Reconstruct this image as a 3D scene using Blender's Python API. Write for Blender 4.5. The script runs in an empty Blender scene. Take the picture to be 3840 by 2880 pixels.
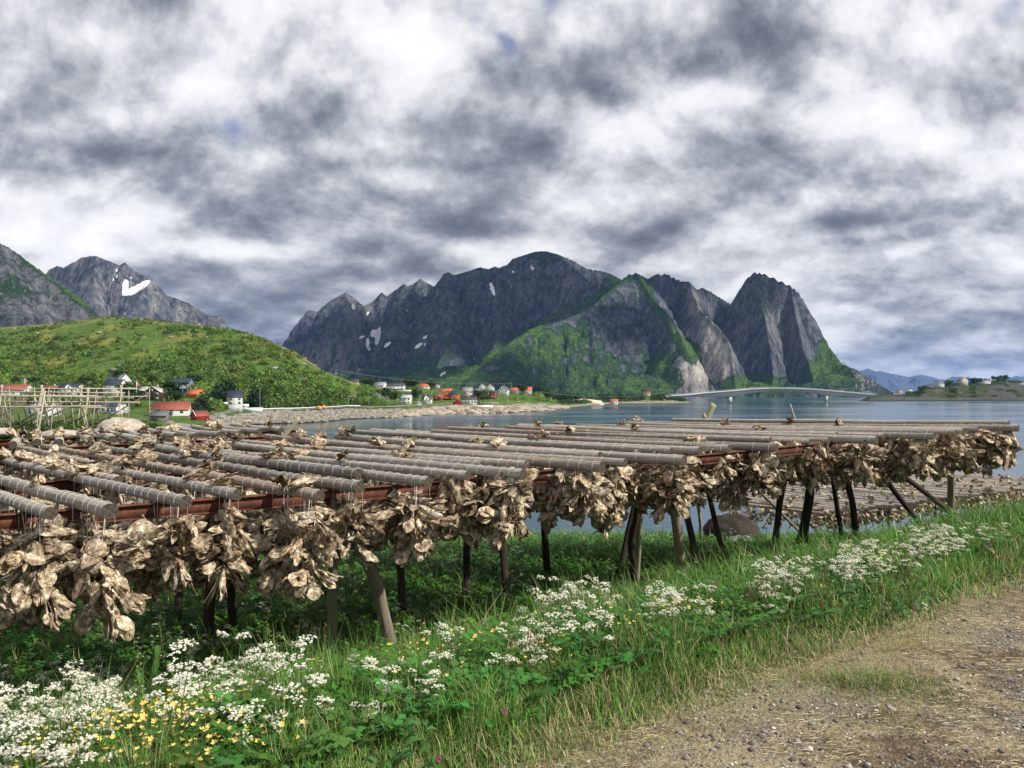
import bpy, math, random
import numpy as np
from mathutils import Vector, Matrix
R = math.radians
random.seed(7)
rng = np.random.default_rng(11)
sc = bpy.context.scene
col = sc.collection

# ---------------------------------------------------------------- camera
EYE = 14.0; F = 3840*28/36; HX, HY = 1920.0, 1470.0
cd = bpy.data.cameras.new('camera'); cam = bpy.data.objects.new('camera', cd); col.objects.link(cam)
cd.lens = 28; cd.sensor_width = 36; cd.shift_y = (HY-1440)/3840
cd.clip_start = 0.1; cd.clip_end = 90000
cam.location = (0, 0, EYE); cam.rotation_euler = (R(90), 0, 0)
sc.camera = cam

def P(px, py, d):
    return Vector(((px-HX)/F*d, d, EYE-(py-HY)/F*d))

# ---------------------------------------------------------------- node helper
class G:
    def __init__(s, tree):
        s.t = tree; s.N = tree.nodes; s.L = tree.links
    def n(s, typ, ins=None, **props):
        nd = s.N.new(typ)
        for k, v in props.items(): setattr(nd, k, v)
        if ins:
            for k, v in ins.items():
                sock = nd.inputs[k]
                if isinstance(v, bpy.types.NodeSocket): s.L.new(v, sock)
                else: sock.default_value = v
        return nd
    def math(s, op, a, b=0.0, c=None, clamp=False):
        ins = {0: a, 1: b}
        if c is not None: ins[2] = c
        return s.n('ShaderNodeMath', ins, operation=op, use_clamp=clamp).outputs[0]
    def noise(s, scale, detail=4, vec=None, rough=.55, dist=0.0, out=0, dim='3D'):
        ins = {'Scale': scale, 'Detail': detail, 'Roughness': rough, 'Distortion': dist}
        if vec is not None: ins['Vector'] = vec
        return s.n('ShaderNodeTexNoise', ins, noise_dimensions=dim).outputs[out]
    def ramp(s, fac, stops, interp='LINEAR'):
        nd = s.n('ShaderNodeValToRGB', {0: fac}); cr = nd.color_ramp; cr.interpolation = interp
        while len(cr.elements) < len(stops): cr.elements.new(.5)
        for e, (p, c) in zip(cr.elements, stops):
            e.position = p
            if not isinstance(c, (tuple, list)): c = (c, c, c)
            e.color = (*c[:3], 1)
        return nd.outputs[0]
    def mix(s, fac, a, b, blend='MIX'):
        def c4(v):
            return v if isinstance(v, bpy.types.NodeSocket) else ((*v[:3], 1) if isinstance(v, (tuple, list)) else (v, v, v, 1))
        nd = s.n('ShaderNodeMix', None, data_type='RGBA', blend_type=blend)
        for i, v in ((0, fac), (6, c4(a)), (7, c4(b))):
            if isinstance(v, bpy.types.NodeSocket): s.L.new(v, nd.inputs[i])
            else: nd.inputs[i].default_value = v
        return nd.outputs[2]
    def maprange(s, v, a, b, c=0.0, d=1.0, smooth=False):
        return s.n('ShaderNodeMapRange', {0: v, 1: a, 2: b, 3: c, 4: d}, interpolation_type='SMOOTHSTEP' if smooth else 'LINEAR').outputs[0]
    def mapping(s, vec, scale=(1, 1, 1), loc=(0, 0, 0), rot=(0, 0, 0)):
        return s.n('ShaderNodeMapping', {'Vector': vec, 'Scale': scale, 'Location': loc, 'Rotation': rot}).outputs[0]
    def sep(s, v):
        return s.n('ShaderNodeSeparateXYZ', {0: v}).outputs
    def comb(s, x, y, z):
        return s.n('ShaderNodeCombineXYZ', {0: x, 1: y, 2: z}).outputs[0]

def mat(name, build, rough=.85, spec=.3):
    """build(g) -> dict(color=, rough=, bump=(height, strength, distance), trans=)"""
    m = bpy.data.materials.new(name); m.use_nodes = True
    g = G(m.node_tree); g.N.clear()
    b = g.n('ShaderNodeBsdfPrincipled', {'Roughness': rough, 'Specular IOR Level': spec})
    o = g.n('ShaderNodeOutputMaterial')
    r = build(g) if callable(build) else {'color': build}
    c = r['color']
    if isinstance(c, bpy.types.NodeSocket): g.L.new(c, b.inputs['Base Color'])
    else: b.inputs['Base Color'].default_value = (*c, 1)
    if 'rough' in r:
        v = r['rough']
        if isinstance(v, bpy.types.NodeSocket): g.L.new(v, b.inputs['Roughness'])
        else: b.inputs['Roughness'].default_value = v
    if 'metal' in r: b.inputs['Metallic'].default_value = r['metal']
    if 'bump' in r:
        h, st, di = r['bump']
        bp = g.n('ShaderNodeBump', {'Height': h, 'Strength': st, 'Distance': di})
        g.L.new(bp.outputs[0], b.inputs['Normal'])
    sh = b.outputs[0]
    if 'trans' in r:
        tr = g.n('ShaderNodeBsdfTranslucent', {'Color': c if isinstance(c, bpy.types.NodeSocket) else (*c, 1)})
        mx = g.n('ShaderNodeMixShader', {0: r['trans'], 1: sh, 2: tr.outputs[0]}); sh = mx.outputs[0]
    g.L.new(sh, o.inputs[0])
    return m

# ---------------------------------------------------------------- sun and sky
SUN = Vector((0.80, -0.42, 0.78)).normalized()
ld = bpy.data.lights.new('sun', 'SUN'); lo = bpy.data.objects.new('sun', ld); col.objects.link(lo)
ld.energy = 5.0; ld.angle = R(1.5); ld.color = (1, .95, .86)
lo.rotation_euler = SUN.to_track_quat('Z', 'Y').to_euler()

w = bpy.data.worlds.new('World'); sc.world = w; w.use_nodes = True
w.cycles.sampling_method = 'NONE'
g = G(w.node_tree); g.N.clear()
sky = g.n('ShaderNodeTexSky', sky_type='NISHITA', sun_disc=False)
sky.sun_elevation = math.asin(SUN.z); sky.sun_rotation = math.atan2(SUN.x, SUN.y)
sky.air_density = 1.3; sky.dust_density = .3; sky.ozone_density = 3
tc = g.n('ShaderNodeTexCoord')
dx, dy, dz = g.sep(tc.outputs['Generated'])
den = g.math('MAXIMUM', g.math('ADD', dz, .20), .02)
cx_, cy_ = g.math('DIVIDE', dx, den), g.math('DIVIDE', dy, den)
pv = g.comb(cx_, cy_, 0.0)                       # a flat cloud deck seen in perspective
wn = g.noise(1.3, 2, pv, out=1)
pw = g.n('ShaderNodeVectorMath', {0: pv, 1: g.n('ShaderNodeVectorMath', {0: wn, 1: (.2, .2, 0)}, operation='MULTIPLY').outputs[0]}, operation='ADD').outputs[0]
n1 = g.noise(1.1, 3, pw, .50)
# broad cloud masses: each a direction (azimuth, height) with its own spread
ady = g.math('MAXIMUM', g.math('ABSOLUTE', dy), .15)
tx = g.math('DIVIDE', dx, ady); tz = g.math('DIVIDE', dz, ady)
w2 = g.noise(3.6, 3, g.comb(tx, g.math('MULTIPLY', tz, 1.8), .3), .6, out=1)
wr, wg, wb = g.sep(w2)
tx = g.math('ADD', tx, g.math('MULTIPLY', g.math('SUBTRACT', wr, .5), .22))
tz = g.math('ADD', tz, g.math('MULTIPLY', g.math('SUBTRACT', wg, .5), .12))
blobs = [  # px, py, rx, ry (frame 2212 wide), weight
 (60,200,230,120,-.30),(640,205,95,85,-.42),(330,110,220,60,-.12),(720,335,120,42,-.5),(900,455,200,50,-.62),(1080,305,140,62,-.5),
 (1200,190,120,60,-.42),(1620,125,170,85,-.62),(1440,478,140,34,-.55),(1470,365,100,32,-.3),(1730,330,150,30,-.2),(2150,265,90,42,-.45),
 (1850,465,110,26,-.35),(360,345,230,45,-.22),(480,640,420,70,-.42),(1030,505,120,25,-.2),(2110,160,90,60,-.2),(2060,600,170,16,-.35),
 (1900,640,150,18,-.3),(2120,455,110,26,-.34),(1680,535,110,22,-.3),(600,440,70,40,-.3),(80,330,160,40,-.22),(2020,730,180,22,-.28),
 (190,485,160,34,.42),(560,530,220,26,.42),(860,110,140,110,.14),(1010,395,90,55,.45),(880,285,70,30,.42),(1990,80,190,90,.4),(1560,255,200,42,.4),
 (2010,310,110,40,.35),(500,180,90,60,.32),(1270,445,70,40,.3),(1840,500,70,16,.45),(1790,650,50,12,.4),(1370,60,150,60,.34),(250,60,140,50,.25),
 (560,320,90,30,.25),(1700,440,60,20,.25),(2170,60,80,60,.2),(1350,560,120,20,.15),(1950,540,120,14,.3),(60,560,160,30,.15)]
acc = None
for bx, by, rx, ry, wt in blobs:
    u0, v0 = (bx*1.736-HX)/F, (HY-by*1.736)/F
    a = g.math('MULTIPLY', g.math('SUBTRACT', tx, u0), F/(rx*1.736))
    b = g.math('MULTIPLY', g.math('SUBTRACT', tz, v0), F/(ry*1.736))
    r2 = g.math('ADD', g.math('MULTIPLY', a, a), g.math('MULTIPLY', b, b))
    e = g.math('MULTIPLY', g.math('POWER', 2.0, g.math('MULTIPLY', r2, -1.0)), wt)
    acc = e if acc is None else g.math('ADD', acc, e)
# billows: seen edge on near the horizon, so their height shrinks there; each is lit from above
tx0 = g.math('DIVIDE', dx, ady); tz0 = g.math('DIVIDE', dz, ady)
lg = g.math('MULTIPLY', g.math('LOGARITHM', g.math('ADD', g.math('MAXIMUM', tz0, 0.0), .13), 2.71828), .52)
lw = g.noise(3.0, 2, g.comb(tx0, lg, .7), .5, out=1); lwx, lwy, _z = g.sep(lw)
ax_ = g.math('ADD', tx0, g.math('MULTIPLY', g.math('SUBTRACT', lwx, .5), .06)); ay_ = g.math('ADD', lg, g.math('MULTIPLY', g.math('SUBTRACT', lwy, .5), .06))
n2 = g.noise(6.6, 6, g.comb(ax_, ay_, .7), .55)
n2b = g.noise(6.6, 6, g.comb(ax_, g.math('ADD', ay_, .03), .7), .55)
n3 = g.noise(21, 4, g.comb(ax_, ay_, 1.7), .6)
rel = g.math('SUBTRACT', n2, n2b)
v = g.math('ADD', g.math('MULTIPLY', n1, .45), .33)
v = g.math('ADD', v, g.math('MULTIPLY', g.math('SUBTRACT', .5, n2), 1.25))
v = g.math('ADD', v, g.math('MULTIPLY', rel, 2.2))
v = g.math('ADD', v, g.math('MULTIPLY', g.math('SUBTRACT', n3, .5), .16))
v = g.math('ADD', v, g.math('MULTIPLY', acc, .60))
cc = g.ramp(v, [(.05, (.115,.128,.158)), (.22, (.18,.195,.23)), (.38, (.315,.33,.37)), (.54, (.52,.53,.56)), (.72, (.75,.755,.77)), (.98, (.90,.90,.90))])
holes = [(1205,20,40,30),(1020,40,30,30),(1105,100,24,26),(490,265,70,24),(2200,38,40,26)]
hacc = None
for bx, by, rx, ry in holes:
    u0, v0 = (bx*1.736-HX)/F, (HY-by*1.736)/F
    a = g.math('MULTIPLY', g.math('SUBTRACT', tx, u0), F/(rx*1.736))
    b = g.math('MULTIPLY', g.math('SUBTRACT', tz, v0), F/(ry*1.736))
    e = g.math('POWER', 2.0, g.math('MULTIPLY', g.math('ADD', g.math('MULTIPLY', a, a), g.math('MULTIPLY', b, b)), -1.0))
    hacc = e if hacc is None else g.math('MAXIMUM', hacc, e)
hfac = g.math('MULTIPLY', g.maprange(g.math('MULTIPLY', hacc, g.maprange(n2, .36, .62)), .0, .8, smooth=True), .62)
skyc = g.mix(1.0, sky.outputs[0], (.045, .05, .075), 'MULTIPLY')
# the clearer band low down in the right of the view
cc = g.mix(hfac, cc, skyc)
bg = g.n('ShaderNodeBackground', {'Color': cc, 'Strength': 1.0})
wo = g.n('ShaderNodeOutputWorld'); g.L.new(bg.outputs[0], wo.inputs[0])
sc.view_settings.view_transform = 'Standard'; sc.view_settings.look = 'None'
sc.view_settings.exposure = 0.28; sc.view_settings.gamma = 1
sc.cycles.use_denoising = True
sc.cycles.max_bounces = 6; sc.cycles.diffuse_bounces = 3; sc.cycles.glossy_bounces = 2; sc.cycles.transmission_bounces = 2; sc.cycles.volume_bounces = 0; sc.cycles.transparent_max_bounces = 6
sc.cycles.volume_max_steps = 8

# ---------------------------------------------------------------- noise in numpy
def _h(ix, iy, seed):
    h = (ix.astype(np.int64)*374761393 + iy.astype(np.int64)*668265263 + seed*1442695041) & 0xffffffff
    h = ((h ^ (h >> 13))*1274126177) & 0xffffffff
    return ((h ^ (h >> 16)) & 0xffffff)/16777216.0
def pn(x, y, seed=0):
    x = np.asarray(x, float); y = np.asarray(y, float)
    ix = np.floor(x); iy = np.floor(y); fx = x-ix; fy = y-iy
    u = fx*fx*fx*(fx*(fx*6-15)+10); v = fy*fy*fy*(fy*(fy*6-15)+10)
    def gr(a, b):
        an = _h(ix+a, iy+b, seed)*2*np.pi
        return np.cos(an)*(fx-a)+np.sin(an)*(fy-b)
    return ((gr(0,0)*(1-u)+gr(1,0)*u)*(1-v)+(gr(0,1)*(1-u)+gr(1,1)*u)*v)*1.5
def fbm(x, y, o=4, seed=0, ridged=False):
    s = 0; a = 1; t = 0
    for i in range(o):
        n = pn(x*2**i+i*17.3, y*2**i-i*9.1, seed+i)
        s = s+a*((1-2*abs(n)) if ridged else n); t += a; a *= .5
    return s/t
def sst(a, b, x):
    t = np.clip((np.asarray(x, float)-a)/(b-a), 0, 1); return t*t*(3-2*t)

# ---------------------------------------------------------------- mesh helper
class MB:
    def __init__(s): s.v = []; s.f = []; s.c = []; s.n = 0; s.mi = []
    def add(s, V, Fs, c=None, mi=0):
        V = np.asarray(V, float).reshape(-1, 3)
        if not isinstance(Fs, (list, tuple)) or (len(Fs) and not isinstance(Fs[0], np.ndarray)): Fs = [np.asarray(Fs, int)] if len({len(q) for q in Fs}) == 1 else [np.asarray([q], int) for q in Fs]
        for fa in Fs: s.f.append(fa+s.n); s.mi.append(np.full(len(fa), mi))
        s.v.append(V)
        cc = np.ones((len(V), 3)) if c is None else np.broadcast_to(np.asarray(c, float), (len(V), 3))
        s.c.append(cc); s.n += len(V); return s
    def box(s, x0, x1, y0, y1, z0, z1, c=None, mi=0, M=None):
        V = np.array([(x, y, z) for z in (z0, z1) for x, y in ((x0,y0),(x1,y0),(x1,y1),(x0,y1))], float)
        if M is not None: V = V@np.array(M.to_3x3()).T+np.array(M.translation)
        return s.add(V, np.array([(3,2,1,0),(4,5,6,7),(0,1,5,4),(1,2,6,5),(2,3,7,6),(3,0,4,7)]), c, mi)
    def tube(s, pts, rad, n=10, c=None, mi=0, capmi=None, jit=0.0, seed=0):
        pts = [Vector(p) for p in pts]; m = len(pts)
        rad = [rad]*m if not isinstance(rad, (list, tuple, np.ndarray)) else rad
        up = Vector((0,0,1)); V = []
        r_ = random.Random(seed)
        for i, p in enumerate(pts):
            t = (pts[min(i+1, m-1)]-pts[max(i-1, 0)]).normalized()
            a = t.cross(up)
            if a.length < .05: a = t.cross(Vector((1,0,0)))
            a.normalize(); b = a.cross(t).normalized()
            for k in range(n):
                an = 2*math.pi*k/n; rr = rad[i]*(1+jit*(r_.random()-.5))
                V.append(p+a*math.cos(an)*rr+b*math.sin(an)*rr)
        q = []
        for i in range(m-1):
            for k in range(n):
                k2 = (k+1) % n; q.append((i*n+k, i*n+k2, (i+1)*n+k2, (i+1)*n+k))
        base = s.n
        s.add(V, [np.array(q)], c, mi)
        cm = mi if capmi is None else capmi
        s.f.append(np.array([list(range(n))[::-1]])+base); s.mi.append(np.array([cm]))
        s.f.append(np.array([[(m-1)*n+k for k in range(n)]])+base); s.mi.append(np.array([cm]))
        return s
    def mesh(s, name, mats, smooth=False):
        me = bpy.data.meshes.new(name)
        V = np.concatenate(s.v) if s.v else np.zeros((0,3))
        ls = np.concatenate([fa.ravel() for fa in s.f]); ct = np.concatenate([np.full(len(fa), fa.shape[1]) for fa in s.f])
        me.vertices.add(len(V)); me.vertices.foreach_set('co', V.astype(np.float32).ravel())
        me.loops.add(len(ls)); me.loops.foreach_set('vertex_index', ls.astype(np.int32))
        me.polygons.add(len(ct)); st = np.concatenate([[0], np.cumsum(ct)[:-1]])
        me.polygons.foreach_set('loop_start', st.astype(np.int32)); me.polygons.foreach_set('loop_total', ct.astype(np.int32))
        me.polygons.foreach_set('material_index', np.concatenate(s.mi).astype(np.int32))
        if smooth: me.polygons.foreach_set('use_smooth', np.ones(len(ct), bool))
        C = np.concatenate(s.c); ca = me.color_attributes.new('Col', 'FLOAT_COLOR', 'POINT')
        ca.data.foreach_set('color', np.concatenate([C, np.ones((len(C), 1))], 1).astype(np.float32).ravel())
        for m_ in (mats if isinstance(mats, (list, tuple)) else [mats]): me.materials.append(m_)
        me.update(); me.validate(); return me
    def obj(s, name, mats, parent=None, smooth=False, **k):
        o = bpy.data.objects.new(name, s.mesh(name, mats, smooth)); col.objects.link(o)
        if parent is not None: o.parent = parent
        return tag(o, **k)
def tag(o, label=None, cat=None, group=None, kind=None):
    if label: o['label'] = label
    if cat: o['category'] = cat
    if group: o['group'] = group
    if kind: o['kind'] = kind
    return o
def empty(name, loc=(0,0,0), rz=0, **k):
    o = bpy.data.objects.new(name, None); col.objects.link(o); o.location = loc; o.rotation_euler = (0,0,rz)
    o.empty_display_size = .2
    return tag(o, **k)
def inst(name, me, parent=None, **k):
    o = bpy.data.objects.new(name, me); col.objects.link(o)
    if parent is not None: o.parent = parent
    return tag(o, **k)
def copy_tree(o, parent=None):
    c = o.copy(); col.objects.link(c)
    if parent is not None: c.parent = parent
    for ch in list(o.children): copy_tree(ch, c)
    return c
def gridfaces(nr, nc):
    i = np.arange(nr-1)[:, None]*nc+np.arange(nc-1)[None]
    return np.stack([i, i+1, i+nc+1, i+nc], -1).reshape(-1, 4)
ORD = ['first','second','third','fourth','fifth','sixth','seventh','eighth','ninth','tenth','eleventh','twelfth','thirteenth','fourteenth','fifteenth','sixteenth','seventeenth','eighteenth','nineteenth','twentieth']
ORD += ['twenty-'+o for o in ORD[:9]]+['thirtieth']+['thirty-'+o for o in ORD[:9]]+['fortieth']+['forty-'+o for o in ORD[:9]]+['fiftieth']+['fifty-'+o for o in ORD[:9]]+['sixtieth']
# ================================================================ SETTING
# ---- near ground height
def zg(x, y):
    x = np.asarray(x, float); y = np.asarray(y, float)
    s = -.615*x+.788*(y-4.24); a = .788*x+.615*(y-4.24)
    near = 12.0-1.28*sst(.1, 5.2, s)-.40*sst(5, 14, s)+.022*np.clip(a-4, -4, 9)*sst(0, 3, s)
    near = near+.05*fbm(x*.7, y*.7, 3, 5)*sst(.3, 2.5, s)+.012*fbm(x*2.1, y*2.1, 3, 9)
    yy = np.maximum(y, 1)
    r = x/yy
    fr = np.interp(yy, [14, 20, 26, 34, 50, 75, 95], [10.5, 9.9, 9.15, 7.1, 4.7, .2, -4])
    fl = np.interp(yy, [14, 25, 60, 95], [10.9, 10.5, 9.9, 9.8])+.5*fbm(x*.08, y*.08, 3, 3)*sst(14, 30, yy)
    wl = sst(-.30, -.45, r) if False else 1-sst(-.47, -.33, r)
    far = fr*(1-wl)+fl*wl
    k = sst(13, 21, yy)
    return near*(1-k)+far*k
def zg1(x, y): return float(zg(np.array([x]), np.array([y]))[0])

# ---- far land: stations across the view, each a profile of (distance, height)
def zz(py, d): return EYE-(py-HY)/F*d
def shore(py): return 14*F/(py-HY)
ST = {
 -900: [(60,9.8),(90,9.5),(150,8),(270,7),(430,16),(520,30),(760,zz(1240,760))],
 -1700: [(60,9.8),(90,9.5),(150,8),(270,7),(430,14),(520,24),(760,zz(1300,760))],
 0:    [(60,9.8),(90,9.7),(150,8),(270,6.5),(430,15),(520,26),(760,zz(1230,760))],
 200:  [(60,9.8),(90,9.7),(150,8),(270,6.3),(430,13.5),(520,25),(760,zz(1214,760))],
 413:  [(60,9.8),(90,9.7),(150,7.3),(270,6),(400,11.5),(500,22),(760,zz(1190,760))],
 600:  [(60,9.4),(100,7.5),(160,6.5),(262,5.5),(390,10),(480,20),(745,zz(1208,745))],
 760:  [(150,-4),(195,0),(215,3.5),(242,5.3),(380,8),(450,17),(720,zz(1221,720))],
 900:  [(260,-4),(325,0),(342,4),(375,5.4),(402,6.5),(440,14),(650,zz(1247,650))],
 1000: [(290,-4),(350,0),(366,4.2),(385,5.2),(408,6.3),(445,15),(620,zz(1275,620))],
 1108: [(300,-4),(353,0),(375,4.4),(400,5.2),(425,6.2),(455,13),(590,zz(1322,590))],
 1217: [(320,-4),(368,0),(400,4.4),(425,5.1),(445,5.8),(470,11),(575,zz(1395,575))],
 1304: [(340,-4),(402,0),(425,4.4),(460,5.4),(485,6.8),(510,12),(570,zz(1427,570))],
 1400: [(360,-4),(415,0),(445,3.5),(475,5),(530,8),(600,14),(690,zz(1450,690))],
 1500: [(400,-4),(440,0),(465,3),(500,5.3),(560,7),(640,14),(720,zz(1460,720))],
 1600: [(420,-4),(478,0),(505,3.5),(540,5.2),(600,7.5),(680,14),(760,zz(1456,760))],
 1715: [(450,-4),(516,0),(535,5),(560,6),(610,9.5),(680,13),(760,zz(1463,760))],
 1900: [(480,-4),(536,0),(556,4.5),(590,7.5),(640,11),(690,12),(760,zz(1478,760))],
 2030: [(500,-4),(582,0),(610,4),(650,6),(690,8),(740,9),(800,zz(1478,800))],
 2130: [(620,-4),(675,0),(700,1.4),(730,2.4),(800,3),(900,4),(1000,5)],
 2300: [(800,-4),(930,0),(945,1.5),(962,3.0),(1000,5),(1030,7),(1080,9)],
 2500: [(800,-4),(960,0),(975,2.0),(990,5),(1005,8),(1020,8.5),(1040,6)],
 2580: [(820,-4),(985,0),(990,.8),(995,1.5),(1003,2),(1012,1.6),(1020,0)],
 2625: [(850,-5),(1000,-4),(1003,-4),(1006,-4),(1010,-4),(1015,-4),(1020,-4)],
}
sk = sorted(ST); SD = np.array([[p[0] for p in ST[k]] for k in sk]); SZ = np.array([[p[1] for p in ST[k]] for k in sk])
def land_profile(px):
    D = np.array([np.interp(px, sk, SD[:, j]) for j in range(7)]); Z = np.array([np.interp(px, sk, SZ[:, j]) for j in range(7)])
    D = np.vstack([D, D[-1]*1.12, D[-1]*1.4]); Z = np.vstack([Z, Z[-1]*.7-3, Z[-1]*0-5])
    return D, Z
def zland(px, d):
    D, Z = land_profile(np.array([float(px)])); return float(np.interp(d, D[:, 0], Z[:, 0]))
crest_px = [0,99,199,298,378,413,497,597,746,845,920,995,1054,1069,1108,1163,1217,1304,1380]
crest_py = [1228,1221,1213,1203,1191,1188,1196,1206,1218,1233,1250,1273,1299,1303,1320,1356,1394,1426,1452]
pxs = np.arange(-1700, 2640, 4.0)
D, Z = land_profile(pxs)
cz = EYE-(np.interp(pxs, crest_px, crest_py)-HY)/F*D[6]
Z[6] = np.where((pxs >= 0) & (pxs <= 1380), cz, Z[6])
sub = [3, 10, 12, 14, 22, 24, 60, 12, 6]
rows_d, rows_z, rows_k = [], [], []
for j in range(8):
    m = [10, 16, 14, 24, 30, 70, 16, 6][j]
    for i in range(m):
        t = i/m
        rows_d.append(D[j]*(1-t)+D[j+1]*t)
        tt = t
        zv = Z[j]*(1-tt)+Z[j+1]*tt
        if j == 5: zv = Z[j]*(1-tt)+Z[j+1]*tt+np.sin(t*math.pi)*(Z[j+1]-Z[j])*.16   # rounded hill
        rows_z.append(zv); rows_k.append(np.full_like(pxs, j+t))
LD = np.array(rows_d); LZ = np.array(rows_z); LK = np.array(rows_k)
LX = (pxs[None]-HX)/F*LD
wob = np.where(LK < 5, .5, 1.0)
amp = np.interp(LK, [0, 1, 1.3, 2, 3, 4, 5, 5.5, 6.0, 6.2, 8], [0, .3, 1.2, .7, .25, .5, 1.8, 2.6, .25, 1.5, 1])
LZ = LZ+amp*fbm(LX*.05, LD*.05, 4, 21)+np.where(LK < 2.2, .7, .15)*amp*fbm(LX*.28, LD*.28, 3, 4, True)*.6
jagg = (pxs[None] > 560) & (LK > 1.0) & (LK < 2.1)
LZ = LZ+np.where(jagg, .5*fbm(LX*.5, LD*.35, 3, 8, True), 0)
mb = MB()
Vn = np.stack([LX, LD, LZ], -1)
# colour masks: r grass, g bare rock (grey), b pale granite
slope = np.abs(np.gradient(LZ, axis=1))
n_ = fbm(LX*.03, LD*.03, 4, 31); n2_ = fbm(LX*.11, LD*.11, 4, 33)
rock = np.clip(np.where((LK > .8) & (LK < 2.05), 1.0, 0)*(pxs[None] > 640), 0, 1)
rock = np.maximum(rock, ((LK > 2.05) & (LK < 2.9) & (pxs[None] > 1480) & (n2_ > .1)).astype(float))
rock = np.maximum(rock, sst(.08, .3, n2_)*(LK < 3)*(LK > 0)*(pxs[None] <= 640)*.9)
cut = sst(4.15, 4.3, LK)*(1-sst(4.7, 5.05, LK))*sst(1090, 1140, pxs[None])*(1-sst(1420, 1480, pxs[None]))
rock = np.maximum(rock, cut*(n2_ > -.18))
pale = np.where((pxs[None] > 1450) & (LK < 2.95), 1.0, 0)+np.where((pxs[None] < 560) & (LK < 2), .8, 0)
heath = sst(.0, .35, n_+.35*sst(5.6, 6.0, LK))*(LK > 4.9)
mb.add(Vn.reshape(-1, 3), [gridfaces(*LX.shape)], np.stack([rock, pale.clip(0, 1)+0*LK, heath], -1).reshape(-1, 3))
def land_mat(g):
    a = g.n('ShaderNodeAttribute', attribute_name='Col'); r, gg, b = g.sep(a.outputs['Color'])
    geo = g.n('ShaderNodeNewGeometry'); pos = geo.outputs['Position']
    n = g.noise(.25, 6, pos, .65); nf = g.noise(1.5, 5, pos, .7); nl = g.noise(.035, 4, pos)
    green = g.ramp(n, [(.3, (.035,.075,.012)), (.5, (.075,.13,.022)), (.7, (.13,.19,.04))])
    olive = g.ramp(nf, [(.3, (.085,.095,.02)), (.5, (.17,.17,.04)), (.72, (.25,.24,.07))])
    green = g.mix(g.maprange(g.math('ADD', b, g.math('MULTIPLY', g.math('SUBTRACT', nl, .5), .6)), .2, .8), green, olive)
    vor = g.n('ShaderNodeTexVoronoi', {'Vector': g.mapping(pos, (1, 1, 1.6)), 'Scale': .55}, feature='F1').outputs['Distance']
    gr = g.ramp(nf, [(.3, (.07,.068,.062)), (.5, (.17,.165,.15)), (.72, (.36,.34,.30))])
    pl = g.ramp(nf, [(.28, (.13,.105,.085)), (.5, (.30,.25,.205)), (.72, (.50,.43,.36))])
    rk = g.mix(gg, gr, pl)
    rk = g.mix(g.maprange(vor, .5, 1.0, 0, .6), rk, (.05,.05,.045))
    rk = g.mix(g.maprange(g.sep(pos)[2], 1.0, .25), rk, (.035,.032,.025))
    fac = g.maprange(g.math('ADD', r, g.math('MULTIPLY', g.math('SUBTRACT', n, .5), .9)), .42, .56)
    h = g.math('ADD', g.math('MULTIPLY', nf, .6), g.math('MULTIPLY', vor, -.6))
    return {'color': g.mix(fac, green, rk), 'bump': (h, .9, 1.2)}
M_land = mat('land', land_mat, .95, .15)
o = mb.obj('land', M_land, smooth=True, kind='structure')

# ---- island and spit on the right
ist = {3230:(0,1502),3262:(2,1486),3300:(4,1482),3380:(6,1480),3440:(9,1474),3470:(14,1452),3540:(20,1447),3640:(24,1438),3700:(24,1436),3760:(26,1428),3800:(24,1434),3880:(26,1438),4100:(20,1445),4700:(8,1460)}
ipx = np.arange(3222, 4700, 4.0)
top_py = np.interp(ipx, sorted(ist), [ist[k][1] for k in sorted(ist)])
t = np.linspace(0, 1, 46)[:, None]
d0 = np.interp(ipx, [3222,3262,3440,3640,4000,4700],[1262,1240,1270,1300,1290,1330])[None]
dep = np.interp(ipx, [3222,3262,3440,3640,4700],[2,30,70,130,200])[None]
ID = d0+t*dep*1.6
top_z = (EYE-(top_py-HY)/F*(d0[0]+dep[0]))[None]
IZ = np.where(t < .62, -1.5+(top_z+1.5)*np.sin(np.clip(t/.62, 0, 1)*math.pi/2)**.8, -1.5+(top_z+1.5)*np.cos((t-.62)/.38*math.pi/2))
IX = (ipx[None]-HX)/F*ID
IZ = IZ+(1.2*fbm(IX*.06, ID*.06, 4, 77)+.9*fbm(IX*.2, ID*.2, 3, 71, True))*np.sin(t*math.pi)
rk_ = np.clip(np.maximum((t < .05)*.75, .8*sst(.10, .34, fbm(IX*.035, ID*.035, 3, 79)+.35*sst(3640, 3800, ipx[None])-.05)), 0, 1)*np.ones_like(IX)
mb = MB(); mb.add(np.stack([IX, ID, IZ], -1).reshape(-1, 3), [gridfaces(*IX.shape)], np.stack([rk_, 0*rk_, .0*rk_], -1).reshape(-1, 3))
def isl_mat(g):
    a = g.n('ShaderNodeAttribute', attribute_name='Col'); r = g.sep(a.outputs['Color'])[0]
    pos = g.n('ShaderNodeNewGeometry').outputs['Position']; n = g.noise(.12, 6, pos, .7); nf = g.noise(.5, 5, g.mapping(pos, (1, 1, 2)), .7)
    rk = g.ramp(nf, [(.32, (.020,.020,.020)), (.5, (.07,.068,.062)), (.7, (.18,.17,.155))]); gn = g.ramp(n, [(.35, (.020,.035,.012)), (.65, (.075,.085,.03))])
    rk = g.mix(g.maprange(g.sep(pos)[2], 1.6, .6), rk, (.02,.02,.018))
    return {'color': g.mix(g.maprange(g.math('ADD', r, g.math('MULTIPLY', g.math('SUBTRACT', nf, .5), 1.4)), .35, .5), gn, rk), 'bump': (nf, 1, 2.0)}
M_isl = mat('island_rock', isl_mat, .95, .1)
mb.obj('island', M_isl, smooth=True, kind='structure')
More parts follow.
